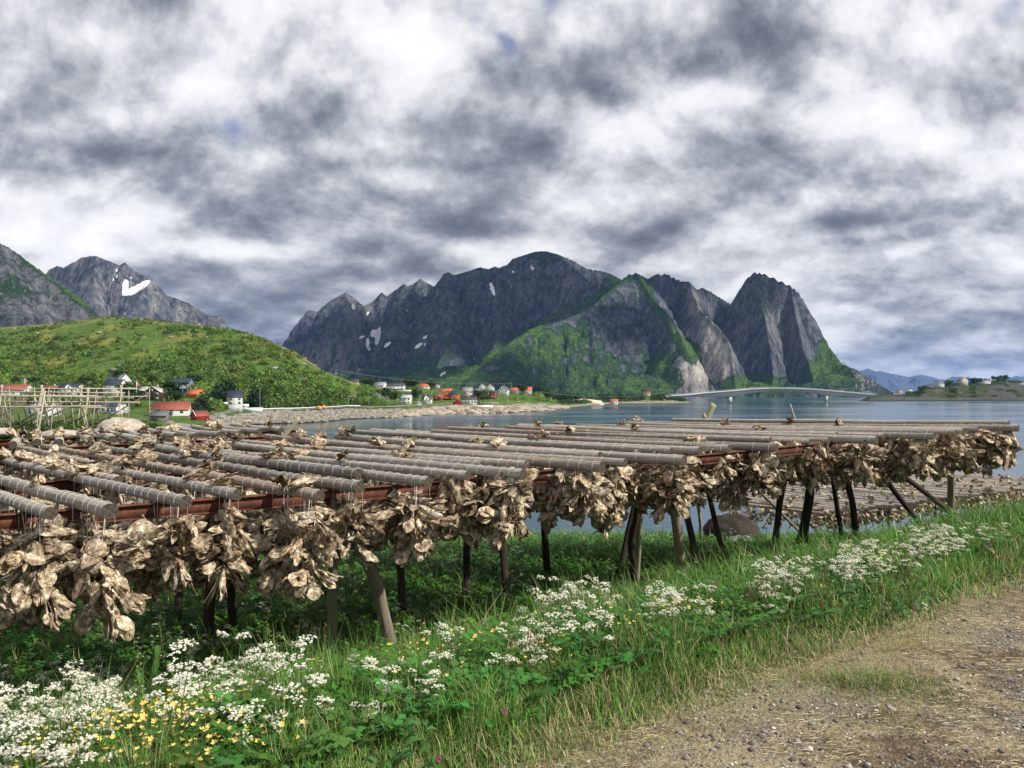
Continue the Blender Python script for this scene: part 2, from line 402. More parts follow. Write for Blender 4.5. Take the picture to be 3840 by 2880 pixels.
def zisl(px, frac): 
    i = int(np.argmin(abs(ipx-px))); j = int(frac*45); return Vector((IX[j, i], ID[j, i], IZ[j, i]))

# ---- water
def water_mat(g):
    pos = g.n('ShaderNodeNewGeometry').outputs['Position']
    n = g.noise(.9, 5, g.mapping(pos, (.35, 1, 1)), .6); n2 = g.noise(.05, 4, g.mapping(pos, (.3, 1, 1)), .5)
    st = g.noise(.012, 4, g.mapping(pos, (.35, 1.4, 1)), .6)
    big = g.maprange(st, .42, .60)
    c = g.mix(big, (.014, .046, .070), (.04, .095, .14))
    rough = g.maprange(st, .42, .62, .10, .24)
    return {'color': c, 'rough': rough, 'bump': (g.math('ADD', g.math('MULTIPLY', n, .4), n2), .6, .11)}
M_water = mat('water', water_mat, .2, .5)
mb = MB(); Wd = 19500.
mb.add([(-Wd,-2000,0),(Wd,-2000,0),(Wd,17400,0),(-Wd,17400,0)], np.array([(0,1,2,3)]))
mb.obj('water', M_water, kind='structure')

# ---- mountains: ridge lines in space, slopes falling from them
def mountain(name, ridges, pxr, dr, seed, mat_, slopef, rough=1.0, base=-8, step=(4, 7), masks=None, drop=None):
    px = np.arange(pxr[0], pxr[1], step[0]); d = np.arange(dr[0], dr[1], step[1])
    DD, PX = np.meshgrid(d, px, indexing='ij'); X = (PX-HX)/F*DD; Y = DD.copy()
    sc_ = dr[0]/2000.
    wx = X+25*sc_*fbm(X*.004/sc_, Y*.004/sc_, 3, seed+50); wy = Y+25*sc_*fbm(X*.004/sc_, Y*.004/sc_, 3, seed+60)
    best = np.full(X.shape, -1e9); bd = np.zeros(X.shape); bs = np.zeros(X.shape)
    for rid, kk in ridges:
        P3 = [P(*q) for q in rid]; sl = kk.get('slope', 1.0); s0 = 0
        for a, b in zip(P3[:-1], P3[1:]):
            ax, ay, az = a; bx, by, bz = b; L2 = (bx-ax)**2+(by-ay)**2+1e-6; L = math.sqrt(L2)
            t = np.clip(((wx-ax)*(bx-ax)+(wy-ay)*(by-ay))/L2, 0, 1)
            t0 = np.clip(((X-ax)*(bx-ax)+(Y-ay)*(by-ay))/L2, 0, 1)
            dw = np.hypot(wx-(ax+t*(bx-ax)), wy-(ay+t*(by-ay))); d0_ = np.hypot(X-(ax+t0*(bx-ax)), Y-(ay+t0*(by-ay)))
            k = sst(0, 40*sc_, d0_); dist = d0_*(1-k)+dw*k
            ridz = az+(bz-az)*(t0*(1-k)+t*k)
            z = ridz-sl*slopef(dist, ridz, kk)
            m = z > best
            best = np.where(m, z, best); bd = np.where(m, dist, bd); bs = np.where(m, s0+t*L, bs); s0 += L
    am = sst(0, 60*sc_, bd)*rough
    gul = fbm(bs*.018/sc_, bd*.0035/sc_, 4, seed, True)
    best = best+am*sc_*(24*(gul-.3)+17*fbm(X*.010/sc_, Y*.010/sc_, 5, seed+9, True)-4+9*fbm(X*.034/sc_, Y*.034/sc_, 4, seed+3, True))
    best = best+(1-am)*sc_*2.2*fbm(X*.05/sc_, Y*.05/sc_, 3, seed+4)
    # ledges on the steep faces
    led = best+3.5*sc_*np.sin(best*.16/sc_+3*fbm(X*.01/sc_, Y*.01/sc_, 2, seed+5))*am
    best = np.maximum(led-drop(PX, Y) if drop else led, base)
    V = np.stack([X, Y, best], -1)
    py = HY-(best-EYE)*F/DD
    C = masks(PX, py, X, Y, best) if masks else np.zeros(V.shape)
    mb = MB(); mb.add(V.reshape(-1, 3), [gridfaces(*X.shape)], C.reshape(-1, 3))
    mb.obj(name, mat_, smooth=True, kind='structure')
    return V, C, PX, py

def mountain_mat(g):
    a = g.n('ShaderNodeAttribute', attribute_name='Col'); r, gg, b = g.sep(a.outputs['Color'])  # r green, g pale rock, b snow
    geo = g.n('ShaderNodeNewGeometry'); pos = geo.outputs['Position']; nz = g.sep(geo.outputs['Normal'])[2]
    st = g.noise(.05, 6, g.mapping(pos, (1, 1, .22)), .65); nf = g.noise(.11, 6, pos, .7); nl = g.noise(.012, 5, pos, .6)
    st = g.math('ADD', g.math('MULTIPLY', st, .6), g.math('MULTIPLY', g.noise(.16, 5, g.mapping(pos, (1, 1, .35)), .7), .4))
    rk = g.ramp(st, [(.36, (.010,.015,.027)), (.45, (.042,.051,.070)), (.54, (.105,.110,.122)), (.68, (.24,.235,.235))])
    pale = g.ramp(st, [(.36, (.13,.115,.10)), (.48, (.42,.38,.33)), (.62, (.68,.62,.55))])
    rk = g.mix(gg, rk, pale)
    green = g.mix(g.maprange(g.math('ADD', r, g.math('MULTIPLY', g.math('SUBTRACT', nl, .5), 1.5)), .55, .95), g.ramp(nf, [(.32, (.010,.024,.016)), (.52, (.026,.055,.028)), (.7, (.060,.100,.04))]), g.ramp(nf, [(.32, (.022,.048,.015)), (.52, (.062,.115,.028)), (.7, (.13,.195,.05))]))  # brighter green where ridges catch the sun, sunlight put into the colour
    f = g.math('ADD', g.math('MULTIPLY', g.math('SUBTRACT', nz, .55), 1.3), g.math('MULTIPLY', g.math('SUBTRACT', r, .45), 1.5))
    f = g.math('ADD', f, g.math('MULTIPLY', g.math('SUBTRACT', nl, .5), 2.3))
    f = g.math('ADD', f, g.math('MULTIPLY', g.math('SUBTRACT', nf, .5), 1.4))
    c = g.mix(g.maprange(f, -.06, .12), rk, green)
    sn = g.maprange(g.math('ADD', b, g.math('MULTIPLY', g.math('SUBTRACT', nf, .5), 1.5)), .52, .60)
    c = g.mix(sn, c, (.93,.94,.96))
    return {'color': c, 'bump': (g.math('ADD', g.math('MULTIPLY', st, 1.0), nf), 1.0, 9.0)}
M_mtn = mat('mountain_rock', mountain_mat, .95, .1)
def ell(PX, py, L):
    r = np.zeros(PX.shape)
    for cx, cy, rx, ry, an, w_ in L:
        c, s = math.cos(R(an)), math.sin(R(an)); dx_, dy_ = PX-cx, py-cy
        u = (dx_*c+dy_*s)/rx; v = (-dx_*s+dy_*c)/ry
        r = r+w_*np.exp(-(u*u+v*v)**1.5*.8)
    return r
def mk_main(PX, py, X, Y, Z_):
    n = fbm(PX*.03, py*.03, 4, 5)
    gr = .20+sst(1240, 1440, py)*.34*(PX < 2450)*sst(1300, 1700, PX)+.16*sst(1180, 1330, py)*(PX < 2300)+.5*n*(PX < 2450)+.3*n
    gr = gr+ell(PX, py, [(2445,1120,16,110,-25,.9),(2515,1220,12,70,-22,.9),(2400,1040,60,14,0,.3),(2553,1098,17,16,0,1.3),(2845,1140,14,55,-28,1.0),(2240,1110,130,14,-32,.9),(2000,1230,150,14,-30,.9),(1850,1330,160,16,-30,.9),
        (2480,1400,60,80,0,.8),(2450,1440,120,30,0,.9),(2810,1440,130,35,0,1.1),(3090,1400,80,60,0,1.0),(3110,1330,40,60,-40,.8),(2590,1310,35,55,-35,.9),(2070,1300,150,60,-20,.5),(1700,1420,200,30,0,.5),(2900,1020,70,10,20,.5),(3200,1420,70,30,25,.4),(2050,960,90,25,0,.25),(2330,1048,60,12,0,.5)])
    pl = ell(PX, py, [(2600,1380,90,100,35,1.1),(2560,1300,30,50,30,.5),(2680,1280,32,90,-28,.85),(2720,1360,28,70,-10,.75),(2600,1140,22,60,-15,.5),(2900,1150,60,90,-20,.18),(1330,1150,40,60,-30,.3),(1200,1370,130,70,-20,.35),(2450,1420,30,40,0,.5),(2960,1250,60,120,-20,.12),(3230,1420,50,30,30,.6),(1800,1390,60,30,-20,.3),(2130,1080,20,50,10,.25)])
    pl = pl*(.75+.5*n)
    sn = ell(PX, py, [(1325,1152,6,9,-20,1.6),(1402,1250,13,12,-20,1.8),(1417,1260,8,30,12,1.8),(1379,1285,6,16,5,1.7),(1385,1308,7,6,-30,1.6),(1356,1264,11,4,-30,1.6),(1453,1292,15,5,-40,1.7),(1378,1176,9,4,-50,1.5),(1570,1296,16,5,-35,1.7),(1594,1264,9,5,-30,1.6),(1594,1290,6,3,-20,1.4),(1847,1086,6,24,-18,1.9),(1922,1018,4,5,0,1.4),(1995,1002,5,10,-35,1.6),(1660,1403,14,5,-35,1.7),(1775,1345,7,4,-40,1.5),(1527,1165,5,3,-30,1.3)])
    return np.stack([gr, pl, sn], -1).clip(0, 1)
def sf(dist, ridz, kk):
    # steep near the crest, easing to an apron at the foot
    k1, k2, L = kk.get('k1', 1.5), kk.get('k2', .55), kk.get('L', 170)
    return k1*np.minimum(dist, L)+k2*np.maximum(dist-L, 0)
ridges = [
 ([(1070,1330,3450),(1084,1299,3430),(1108,1247,3450),(1130,1193,3480),(1157,1160,3500),(1190,1166,3500),(1233,1128,3500),(1293,1094,3500),(1325,1112,3480),(1361,1147,3500),(1401,1128,3550),(1431,1096,3550),(1450,1112,3550),(1485,1085,3550),(1515,1061,3500),(1529,1071,3500),(1548,1063,3500),(1577,1044,3480),(1602,1060,3500),(1627,1073,3450),(1648,1057,3400),(1662,1027,3350),(1681,1018,3300),(1705,1030,3300),(1760,1014,3250),(1803,999,3200),(1833,1006,3200),(1857,997,3180),(1868,1003,3170),(1903,990,3150),(1922,968,3150),(1971,952,3150),(2009,940,3150),(2047,939,3150),(2085,949,3150),(2118,962,3180),(2166,984,3200),(2203,1006,3200),(2263,1016,3180),(2290,1025,3150),(2340,1052,3100)], dict(k1=1.7, L=600, k2=.45)),
 ([(1293,1094,3500),(1330,1180,3300),(1345,1290,3100),(1300,1400,2900)], dict(k1=1.6, L=500, k2=.5)),
 ([(1577,1044,3480),(1520,1130,3300),(1470,1210,3150),(1420,1320,2950),(1400,1420,2800)], dict(k1=1.5, L=500, k2=.5)),
 ([(1681,1018,3300),(1700,1130,3050),(1690,1260,2850),(1640,1370,2700)], dict(k1=1.5, L=500, k2=.5)),
 ([(1860,1000,3180),(1890,1100,3000),(1900,1200,2850),(1850,1300,2700)], dict(k1=1.6, L=500, k2=.5)),
 ([(2047,939,3150),(2154,1010,3000),(2220,1060,2850),(2240,1150,2750)], dict(k1=1.7, L=500, k2=.5)),
 ([(2290,1060,2900),(2331,1052,2720),(2344,1036,2700),(2358,1024,2700),(2371,1030,2690),(2385,1020,2680),(2404,1030,2690),(2431,1042,2720),(2458,1027,2750),(2501,1026,2760),(2534,1042,2750),(2561,1053,2740),(2583,1053,2720),(2607,1079,2760),(2618,1084,2800),(2634,1075,2850),(2664,1090,2850),(2697,1112,2830),(2740,1139,2780),(2751,1122,2720),(2770,1090,2660),(2800,1044,2600),(2830,1018,2560),(2860,1022,2550),(2914,1046,2540),(2963,1068,2530),(2990,1090,2520),(3017,1128,2510),(3038,1182,2500),(3071,1247,2480),(3104,1291,2460),(3158,1361,2420),(3212,1383,2380),(3255,1410,2350),(3300,1437,2330),(3350,1462,2300)], dict(k1=2.5, L=600, k2=.5)),
 ([(2385,1020,2680),(2300,1080,2580),(2200,1160,2480),(2100,1200,2420),(2004,1225,2380),(1895,1290,2300),(1760,1372,2230),(1700,1440,2180)], dict(k1=1.2, L=500, k2=.45)),
 ([(2385,1020,2680),(2404,1036,2640),(2458,1133,2520),(2501,1171,2450),(2523,1236,2380),(2545,1280,2320)], dict(k1=1.8, L=500, k2=.5)),
 ([(2540,1235,2330),(2575,1290,2270),(2620,1360,2210),(2680,1440,2150)], dict(k1=1.6, L=500, k2=.5)),
 ([(2583,1053,2720),(2600,1100,2600),(2621,1160,2500),(2664,1193,2420),(2724,1258,2330),(2745,1318,2270),(2767,1421,2190)], dict(k1=2.1, L=500, k2=.5)),
 ([(2830,1018,2560),(2850,1110,2470),(2875,1220,2400),(2890,1320,2340),(2900,1400,2280)], dict(k1=2.5, L=500, k2=.6)),
 ([(2963,1068,2530),(2985,1180,2440),(3010,1300,2370),(3050,1400,2280)], dict(k1=2.8, L=500, k2=.6)),
 # aprons at the foot
 ([(1000,1400,3000),(1300,1395,2800),(1600,1385,2600),(1900,1370,2450),(2200,1385,2330),(2440,1405,2250)], dict(k1=.35, L=200, k2=.25)),
 ([(2350,1390,2350),(2470,1400,2250),(2560,1440,2180)], dict(k1=.5, L=200, k2=.4)),
 ([(2740,1440,2230),(2850,1415,2260),(2960,1430,2250),(3060,1415,2280),(3130,1395,2330),(3200,1430,2300)], dict(k1=.55, L=200, k2=.4)),
]
MAIN = mountain('mountain', ridges, (1060, 3370), (1960, 3720), 3, M_mtn, sf, masks=mk_main, step=(3.5, 6), drop=lambda PX, Y: 160*(1-sst(2060+25*pn(PX*.02, PX*0), 2420, Y))**2.5)
def mk_l1(PX, py, X, Y, Z_):
    gr = .20+ell(PX, py, [(230,1060,130,14,38,.9),(120,985,110,12,40,.7),(290,1110,60,20,40,.8)])
    return np.stack([gr, .05+0*PX, 0*PX], -1).clip(0, 1)
mountain('mountain', [([(-1900,1330,1900),(-1400,1130,1850),(-1000,960,1800),(-700,860,1750),(-500,810,1700),(-200,830,1700),(-60,880,1650),(0,911,1600),(30,925,1590),(75,955,1580),(104,979,1570),(149,1009,1560),(199,1049,1550),(249,1079,1540),(298,1114,1530),(348,1158,1520),(378,1191,1510),(450,1260,1500)], dict(k1=1.2, L=150, k2=.8)),
   ([(0,911,1600),(30,1010,1500),(60,1150,1400)], dict(k1=.9, L=150, k2=.6))], (-2100, 470), (1200, 2100), 23, M_mtn, sf, masks=mk_l1, step=(4, 5))
def mk_l2(PX, py, X, Y, Z_):
    sn = ell(PX, py, [(505,1086,40,10,-24,2),(535,1068,26,8,-30,2),(470,1072,10,22,10,1.7),(485,1096,20,9,0,1.7),(437,1036,4,5,0,1.6),(424,1050,5,4,0,1.5),(490,1043,5,4,0,1.5),(468,1175,3,3,0,1.3),(438,1014,3,4,0,1.4)])
    gr = .05+ell(PX, py, [(500,1110,60,20,0,.3)])
    return np.stack([gr, .02+.2*sst(.0, .3, fbm(PX*.02, py*.02, 3, 8)), sn], -1).clip(0, 1)
mountain('mountain', [([(150,1060,3400),(174,1024,3350),(184,1009,3350),(214,994,3350),(239,1002,3300),(278,979,3250),(298,966,3250),(343,958,3200),(363,956,3200),(398,970,3200),(433,984,3200),(448,992,3200),(470,981,3200),(492,1002,3200),(527,1024,3200),(572,1039,3200),(579,1069,3220),(587,1134,3250),(632,1110,3300),(671,1124,3300),(706,1136,3300),(746,1163,3300),(776,1183,3300),(826,1184,3300),(840,1198,3300),(850,1240,3320),(860,1330,3350)], dict(k1=2.2, L=150, k2=.9)),
   ([(363,956,3200),(350,1060,3100),(340,1200,3000)], dict(k1=1.6, L=80, k2=.8)), ([(560,1040,3200),(530,1100,3080),(500,1200,2980)], dict(k1=1.2, L=100, k2=.8))], (130, 880), (2700, 3600), 43, M_mtn, sf, masks=mk_l2, step=(3, 6))
far = [(930,1310),(1010,1290),(1060,1296),(1090,1300),(1150,1340)]
mountain('mountain', [([(x_, y_, 6500) for x_, y_ in far], dict(k1=.9, L=400, k2=.6))], (900, 1180), (5600, 7000), 61, M_mtn, sf, step=(5, 25))
far = [(3150,1440),(3200,1412),(3239,1390),(3254,1381),(3265,1390),(3275,1387),(3288,1395),(3297,1391),(3318,1395),(3339,1406),(3355,1403),(3380,1409),(3406,1413),(3430,1409),(3458,1406),(3490,1411),(3525,1423),(3545,1424),(3566,1416),(3602,1411),(3612,1421),(3650,1432),(3700,1436),(3740,1432),(3772,1426),(3808,1410),(3840,1413),(3900,1400),(3980,1420),(4100,1405),(4300,1430),(4500,1440)]
mountain('mountain', [([(x_, y_, 15000) for x_, y_ in far], dict(k1=.55, L=900, k2=.4))], (3120, 4500), (13000, 16500), 63, M_mtn, sf, step=(5, 50))

# ---- near ground sheet (gravel road, verge, slope to the shore)
gx = np.concatenate([np.linspace(-75, -16, 60), np.arange(-15.9, 16, .14), np.linspace(16.2, 75, 60)])
gy = np.concatenate([np.arange(-8, 15, .12), np.geomspace(15.1, 96, 170)])
GX, GY = np.meshgrid(gx, gy)
GZ = zg(GX, GY)
mb = MB(); s_ = -.615*GX+.788*(GY-4.24)
bare = 1-sst(-.15, .35, s_+.35*fbm(GX*.8, GY*.8, 4, 14))
pale = sst(.25, .45, fbm(GX*.09, GY*.09, 4, 44)+.1)*sst(30, 45, GY)
mb.add(np.stack([GX, GY, GZ], -1).reshape(-1, 3), [gridfaces(*GX.shape)], np.stack([bare, pale, sst(-.9, .0, s_+1.3*fbm(GX*.5, GY*.5, 3, 16))*(1-sst(.6, 1.2, s_))], -1).reshape(-1, 3))
def ground_mat(g):
    a = g.n('ShaderNodeAttribute', attribute_name='Col'); r, gg, b = g.sep(a.outputs['Color'])
    pos = g.n('ShaderNodeNewGeometry').outputs['Position']
    n = g.noise(1.1, 5, pos, .6); nf = g.noise(38, 4, pos, .7); nm = g.noise(9, 5, pos, .7)
    vor = g.n('ShaderNodeTexVoronoi', {'Vector': pos, 'Scale': 55.0}, feature='F1')
    vc = g.sep(vor.outputs['Color'])[0]; vd = vor.outputs['Distance']
    stone = g.ramp(vc, [(.0, (.05,.042,.034)), (.45, (.13,.112,.09)), (.85, (.24,.215,.18)), (1, (.50,.47,.42))])
    soil = g.ramp(nm, [(.3, (.038,.027,.016)), (.5, (.115,.082,.05)), (.7, (.26,.20,.125))])
    hay = g.ramp(nf, [(.3, (.14,.11,.06)), (.7, (.38,.32,.21))])
    road = g.mix(g.maprange(g.math('ADD', n, g.math('MULTIPLY', g.math('SUBTRACT', nf, .5), .5)), .47, .62), soil, stone)
    road = g.mix(g.maprange(g.noise(2.3, 5, g.mapping(pos, (1, 1, 1), (7, 3, 0)), .65), .50, .62), road, hay)
    road = g.mix(g.math('MULTIPLY', b, g.maprange(g.math('ADD', nm, g.math('MULTIPLY', n, .6)), .62, .85)), road, g.ramp(nf, [(.3, (.10,.085,.04)), (.7, (.34,.295,.17))]))
    moss = g.ramp(nm, [(.3, (.012,.028,.006)), (.7, (.035,.07,.015))])
    c = g.mix(g.maprange(g.math('ADD', r, g.math('MULTIPLY', g.math('SUBTRACT', nm, .5), .7)), .4, .6), moss, road)
    gran = g.ramp(g.noise(.8, 5, pos, .7), [(.3, (.3,.25,.19)), (.7, (.55,.48,.40))])
    c = g.mix(gg, c, gran)
    return {'color': c, 'bump': (g.math('ADD', g.math('MULTIPLY', nf, .7), g.math('MULTIPLY', vd, -.6)), .8, .02)}
mb.obj('ground', mat('ground', ground_mat, .95, .15), smooth=True, kind='structure')

# ---- air between the camera and the far mountains
hz = bpy.data.materials.new('haze'); hz.use_nodes = True; gh = G(hz.node_tree); gh.N.clear()
vo = gh.n('ShaderNodeVolumePrincipled', {'Color': (.24, .47, 1, 1), 'Density': 3.4e-5, 'Anisotropy': .1})
gh.L.new(vo.outputs[0], gh.n('ShaderNodeOutputMaterial').inputs['Volume'])
MB().box(-20000, 20000, -3000, 17800, -9, 640).obj('haze', hz, kind='stuff', label='thin blue haze in the air over the fjord')
# ---- clouds added out of view, high to the right, to shade the massif
def shade_cloud(px, py, d, rx, ry, k):
    c = P(px, py, d)+SUN*(1900/SUN.z)
    u = np.linspace(0, 2*np.pi, 40, endpoint=False); v = np.linspace(0, np.pi, 21); U, Vv = np.meshgrid(u, v)
    x = np.cos(U)*np.sin(Vv); y = np.sin(U)*np.sin(Vv); z = np.cos(Vv)
    r_ = 1+.35*fbm(x*1.7+k*3, y*1.7+z, 4, k)
    Vx = np.stack([x*r_*rx+c.x, y*r_*ry+c.y, z*r_*90*(1+.4*(z > 0))+c.z], -1); nr, nc = Vx.shape[:2]
    i = np.arange(nr-1)[:, None]*nc+np.arange(nc)[None]; j = np.arange(nr-1)[:, None]*nc+(np.arange(nc)[None]+1) % nc
    m = MB(); m.add(Vx.reshape(-1, 3), [np.stack([i, j, j+nc, i+nc], -1).reshape(-1, 4)]); return m.obj('shade_cloud', M_shade_cloud, smooth=True, kind='stuff', label='added cumulus out of view, placed to shade the massif')
M_shade_cloud = mat('shade_cloud', lambda g: {'color': (.8,.8,.82), 'trans': .4}, 1, 0)
for k, a in enumerate([(1330,1230,3200,430,320),(1560,1330,2500,230,150),(1750,1180,3000,430,330),(1960,1400,2230,100,70),(2130,1130,2900,420,260),(2330,1240,2480,110,110),(2735,1200,2560,45,80)]): shade_cloud(*a, k)
# ================================================================ FAR OBJECTS
def plain(name, c, var=.12, rough=.8, sc_n=1.5):
    def b(g):
        pos = g.n('ShaderNodeTexCoord').outputs['Object']
        n = g.noise(sc_n, 5, pos, .65)
        return {'color': g.mix(n, tuple(x*(1-var*2) for x in c), tuple(min(1, x*(1+var)) for x in c))}
    return mat(name, b, rough, .3)
def board(name, c, vert=True, var=.15):
    def b(g):
        pos = g.n('ShaderNodeTexCoord').outputs['Object']; x, y, z = g.sep(pos)
        k = g.math('ADD', x, y) if vert else z
        wv = g.math('FRACT', g.math('MULTIPLY', k, 5.0)); n = g.noise(1.2, 4, pos, .6)
        ln = g.maprange(wv, .0, .12, .75, 1.0)
        base = g.mix(n, tuple(v*(1-var*1.6) for v in c), c)
        return {'color': g.mix(1.0, base, ln, 'MULTIPLY')}
    return mat(name, b, .7, .3)
def roofm(name, c):
    def b(g):
        pos = g.n('ShaderNodeTexCoord').outputs['Object']; z = g.sep(pos)[2]
        wv = g.math('FRACT', g.math('MULTIPLY', z, 4.0)); n = g.noise(1.0, 5, pos, .7)
        base = g.mix(n, tuple(v*.6 for v in c), tuple(v*1.25 for v in c))
        return {'color': g.mix(1.0, base, g.maprange(wv, 0, .2, .7, 1), 'MULTIPLY')}
    return mat(name, b, .65, .4)
W = {k: board('wall_'+k, c) for k, c in dict(white=(.80,.80,.79), cream=(.66,.60,.46), red=(.36,.035,.03), brown=(.075,.045,.032), orange=(.62,.20,.045), bluegrey=(.22,.28,.36), grey=(.36,.37,.38), weathered=(.22,.20,.18)).items()}
RF = {k: roofm('roof_'+k, c) for k, c in dict(navy=(.028,.036,.065), red=(.28,.075,.045), orange=(.55,.13,.055), grey=(.27,.27,.27), dark=(.06,.062,.07), light=(.42,.42,.40), slate=(.13,.14,.16)).items()}
M_conc = plain('concrete', (.42,.42,.41), .15, .85, .4)
M_trim = plain('white_trim', (.78,.78,.76))
M_glass = mat('window_glass', lambda g: {'color': (.025,.035,.045), 'rough': .08}, .1, .6)

HS = []
def clear_front(pos, grow=10):
    px = HX+F*pos[:, 0]/pos[:, 1]; ok = np.ones(len(pos), bool)
    for pl, pr, d in HS: ok &= ~((px > pl-grow*300/d)&(px < pr+grow*300/d)&(pos[:, 1] > d*.80)&(pos[:, 1] < d+14))
    return ok
def fit_d(px, py, d):
    ds = np.linspace(d*.72, d*1.22, 90); D_, Z_ = land_profile(np.array([float(px)])); zt = np.interp(ds, D_[:, 0], Z_[:, 0]); zr = EYE-(py-HY)/F*ds
    e = np.abs(zt-zr)+abs(ds-d)*.004; return float(ds[int(np.argmin(e))])
def house(pl, pr, yr, ye, yb, d, wall, roof, label, gable=False, dep=8.0, rz=0.0, floors=1, nw=3, extra=None, chim=True, name='house', cat='house', door=False, basement=None, group=None, side=None, over=.35, winw=.9, winh=1.1, fit=True):
    if fit: d = fit_d((pl+pr)/2, yb, d)
    HS.append((pl, pr, d)); w_ = (pr-pl)*d/F; base = P((pl+pr)/2, yb, d); hw = (yb-ye)*d/F; hr = (ye-yr)*d/F
    if rz: w_ = (w_-abs(math.sin(rz))*dep*.9)/max(.4, math.cos(rz)); w_ = max(w_, 3)
    h = empty(name, (base.x, base.y+dep/2*math.cos(rz), base.z), rz, label=label, cat=cat, group=group)
    x, y = w_/2, dep/2
    mb = MB(); lo = -1.5
    if not gable:
        V = [(-x,-y,lo),(x,-y,lo),(x,y,lo),(-x,y,lo),(-x,-y,hw),(x,-y,hw),(x,y,hw),(-x,y,hw),(-x,0,hw+hr),(x,0,hw+hr)]
        Fa = [(0,1,5,4),(2,3,7,6),(1,2,6,9,5),(3,0,4,8,7),(0,3,2,1)]
    else:
        V = [(-x,-y,lo),(x,-y,lo),(x,y,lo),(-x,y,lo),(-x,-y,hw),(x,-y,hw),(x,y,hw),(-x,y,hw),(0,-y,hw+hr),(0,y,hw+hr)]
        Fa = [(0,1,5,8,4),(2,3,7,9,6),(1,2,6,5),(3,0,4,7),(0,3,2,1)]
    mb.add(V, [np.array([f]) for f in Fa]); mb.obj('wall', W[wall], h)
    if basement:
        mb = MB(); mb.box(-x-.03, x+.03, -y-.03, y+.03, lo, basement); mb.obj('foundation', M_conc, h)
    # roof slabs
    mb = MB(); th = .16; ov = over
    run = y if not gable else x; L = (x if not gable else y)+ov; sl = hr/run
    for sgn in (-1, 1):
        a0 = sgn*(run+ov); z0 = hw-ov*sl; 
        pts = [(-L, a0, z0+.02), (L, a0, z0+.02), (L, 0, hw+hr+.02), (-L, 0, hw+hr+.02)]
        top = [(p, q, z+th) for p, q, z in pts]
        VV = pts+top
        if gable: VV = [(q, p, z) for p, q, z in VV]
        mb.add(VV, np.array([(0,1,2,3),(4,5,6,7),(0,1,5,4),(1,2,6,5),(2,3,7,6),(3,0,4,7)]))
    rf = mb.obj('roof', RF[roof], h)
    if chim:
        mb = MB(); mb.box(-.35+x*.2, .35+x*.2, -.3, .3, hw+hr-.5, hw+hr+.9); mb.obj('chimney', RF['dark'] if wall != 'brown' else M_conc, rf)
    def window(cx, cz, face, ww=winw, hh=winh):
        mb1, mb2 = MB(), MB()
        if face == 'f':
            mb1.box(cx-ww/2-.09, cx+ww/2+.09, -y-.07, -y+.02, cz-hh/2-.09, cz+hh/2+.09); mb2.box(cx-ww/2, cx+ww/2, -y-.10, -y-.05, cz-hh/2, cz+hh/2)
            mb2.box(cx-.025, cx+.025, -y-.115, -y-.08, cz-hh/2, cz+hh/2, mi=1)
        else:
            X0 = -x if face == 'l' else x; s = -1 if face == 'l' else 1
            mb1.box(min(X0-s*.02, X0+s*.07), max(X0-s*.02, X0+s*.07), cx-ww/2-.09, cx+ww/2+.09, cz-hh/2-.09, cz+hh/2+.09); mb2.box(min(X0+s*.05, X0+s*.10), max(X0+s*.05, X0+s*.10), cx-ww/2, cx+ww/2, cz-hh/2, cz+hh/2)
        fr = mb1.obj('window', M_trim, h); mb2.obj('pane', [M_glass, M_trim], fr)
    b0 = basement or 0
    for fl in range(floors):
        cz = b0+(hw-b0)*(fl+.55)/floors
        if gable and fl == floors-1 and floors > 1 and hr > 1.5: pass
        for k in range(nw):
            window(-x+w_*(k+.5+(.08 if k % 2 else -.05))/nw, cz, 'f')
        if side:
            for k in range(2): window(-y+dep*(k+.5)/2, cz, side)
    if gable and hr > 1.8: window(0, hw+hr*.3, 'f', .8, .9)
    if door:
        mb = MB(); mb.box(x*.05+.2, x*.05+1.15, -y-.06, -y+.02, b0, b0+2.0); mb.obj('door', W['brown'] if wall != 'brown' else M_trim, h)
    return h, x, y, hw, hr
# houses at the foot of the green hill
house(-60,90,1442,1462,1482,430,'white','red','long barn with dull red roof above the bare wooden racks', dep=9, nw=6, chim=False, name='barn', cat='barn', side='r')
house(151,215,1447,1457,1476,430,'brown','red','small house with rust red roof between the red barn and navy roofed house', nw=2)
h,x,y,hw,hr = house(216,287,1439,1457,1480,420,'white','navy','white house with navy roof and a small front gable behind the bare racks', nw=2)
def dormer(h, y, hw, hr, cx, w_, z0, zt, wall, roof, nm='dormer'):
    mb = MB(); a = w_/2
    mb.add([(cx-a,-y-.35,z0),(cx+a,-y-.35,z0),(cx+a,-y-.35,z0+(zt-z0)*.45),(cx,-y-.35,zt),(cx-a,-y-.35,z0+(zt-z0)*.45),(cx-a,0,z0),(cx+a,0,z0),(cx+a,0,z0+(zt-z0)*.45),(cx,0,zt),(cx-a,0,z0+(zt-z0)*.45)], [np.array([(0,1,2,3,4)]), np.array([(0,5,9,4),(1,6,7,2)])])
    o = mb.obj(nm, W[wall], h)
    mb = MB(); zz_ = z0+(zt-z0)*.45
    for s in (-1, 1):
        V = [(cx, -y-.6, zt+.03), (cx+s*(a+.3), -y-.6, zz_-.25), (cx+s*(a+.3), 0, zz_-.25), (cx, 0, zt+.03)]
        V += [(p, q, r+.14) for p, q, r in V]
        mb.add(V, np.array([(0,1,2,3),(4,5,6,7),(0,1,5,4),(1,2,6,5),(2,3,7,6),(3,0,4,7)]))
    mb.obj('roof', RF[roof], o)
    mb = MB(); mb.box(cx-.4, cx+.4, -y-.42, -y-.33, z0+.5, z0+1.4); mb.obj('window', M_glass, o)
dormer(h, y, hw, hr, 1.0, 3.6, hw-.2, hw+hr*1.0, 'white', 'navy')
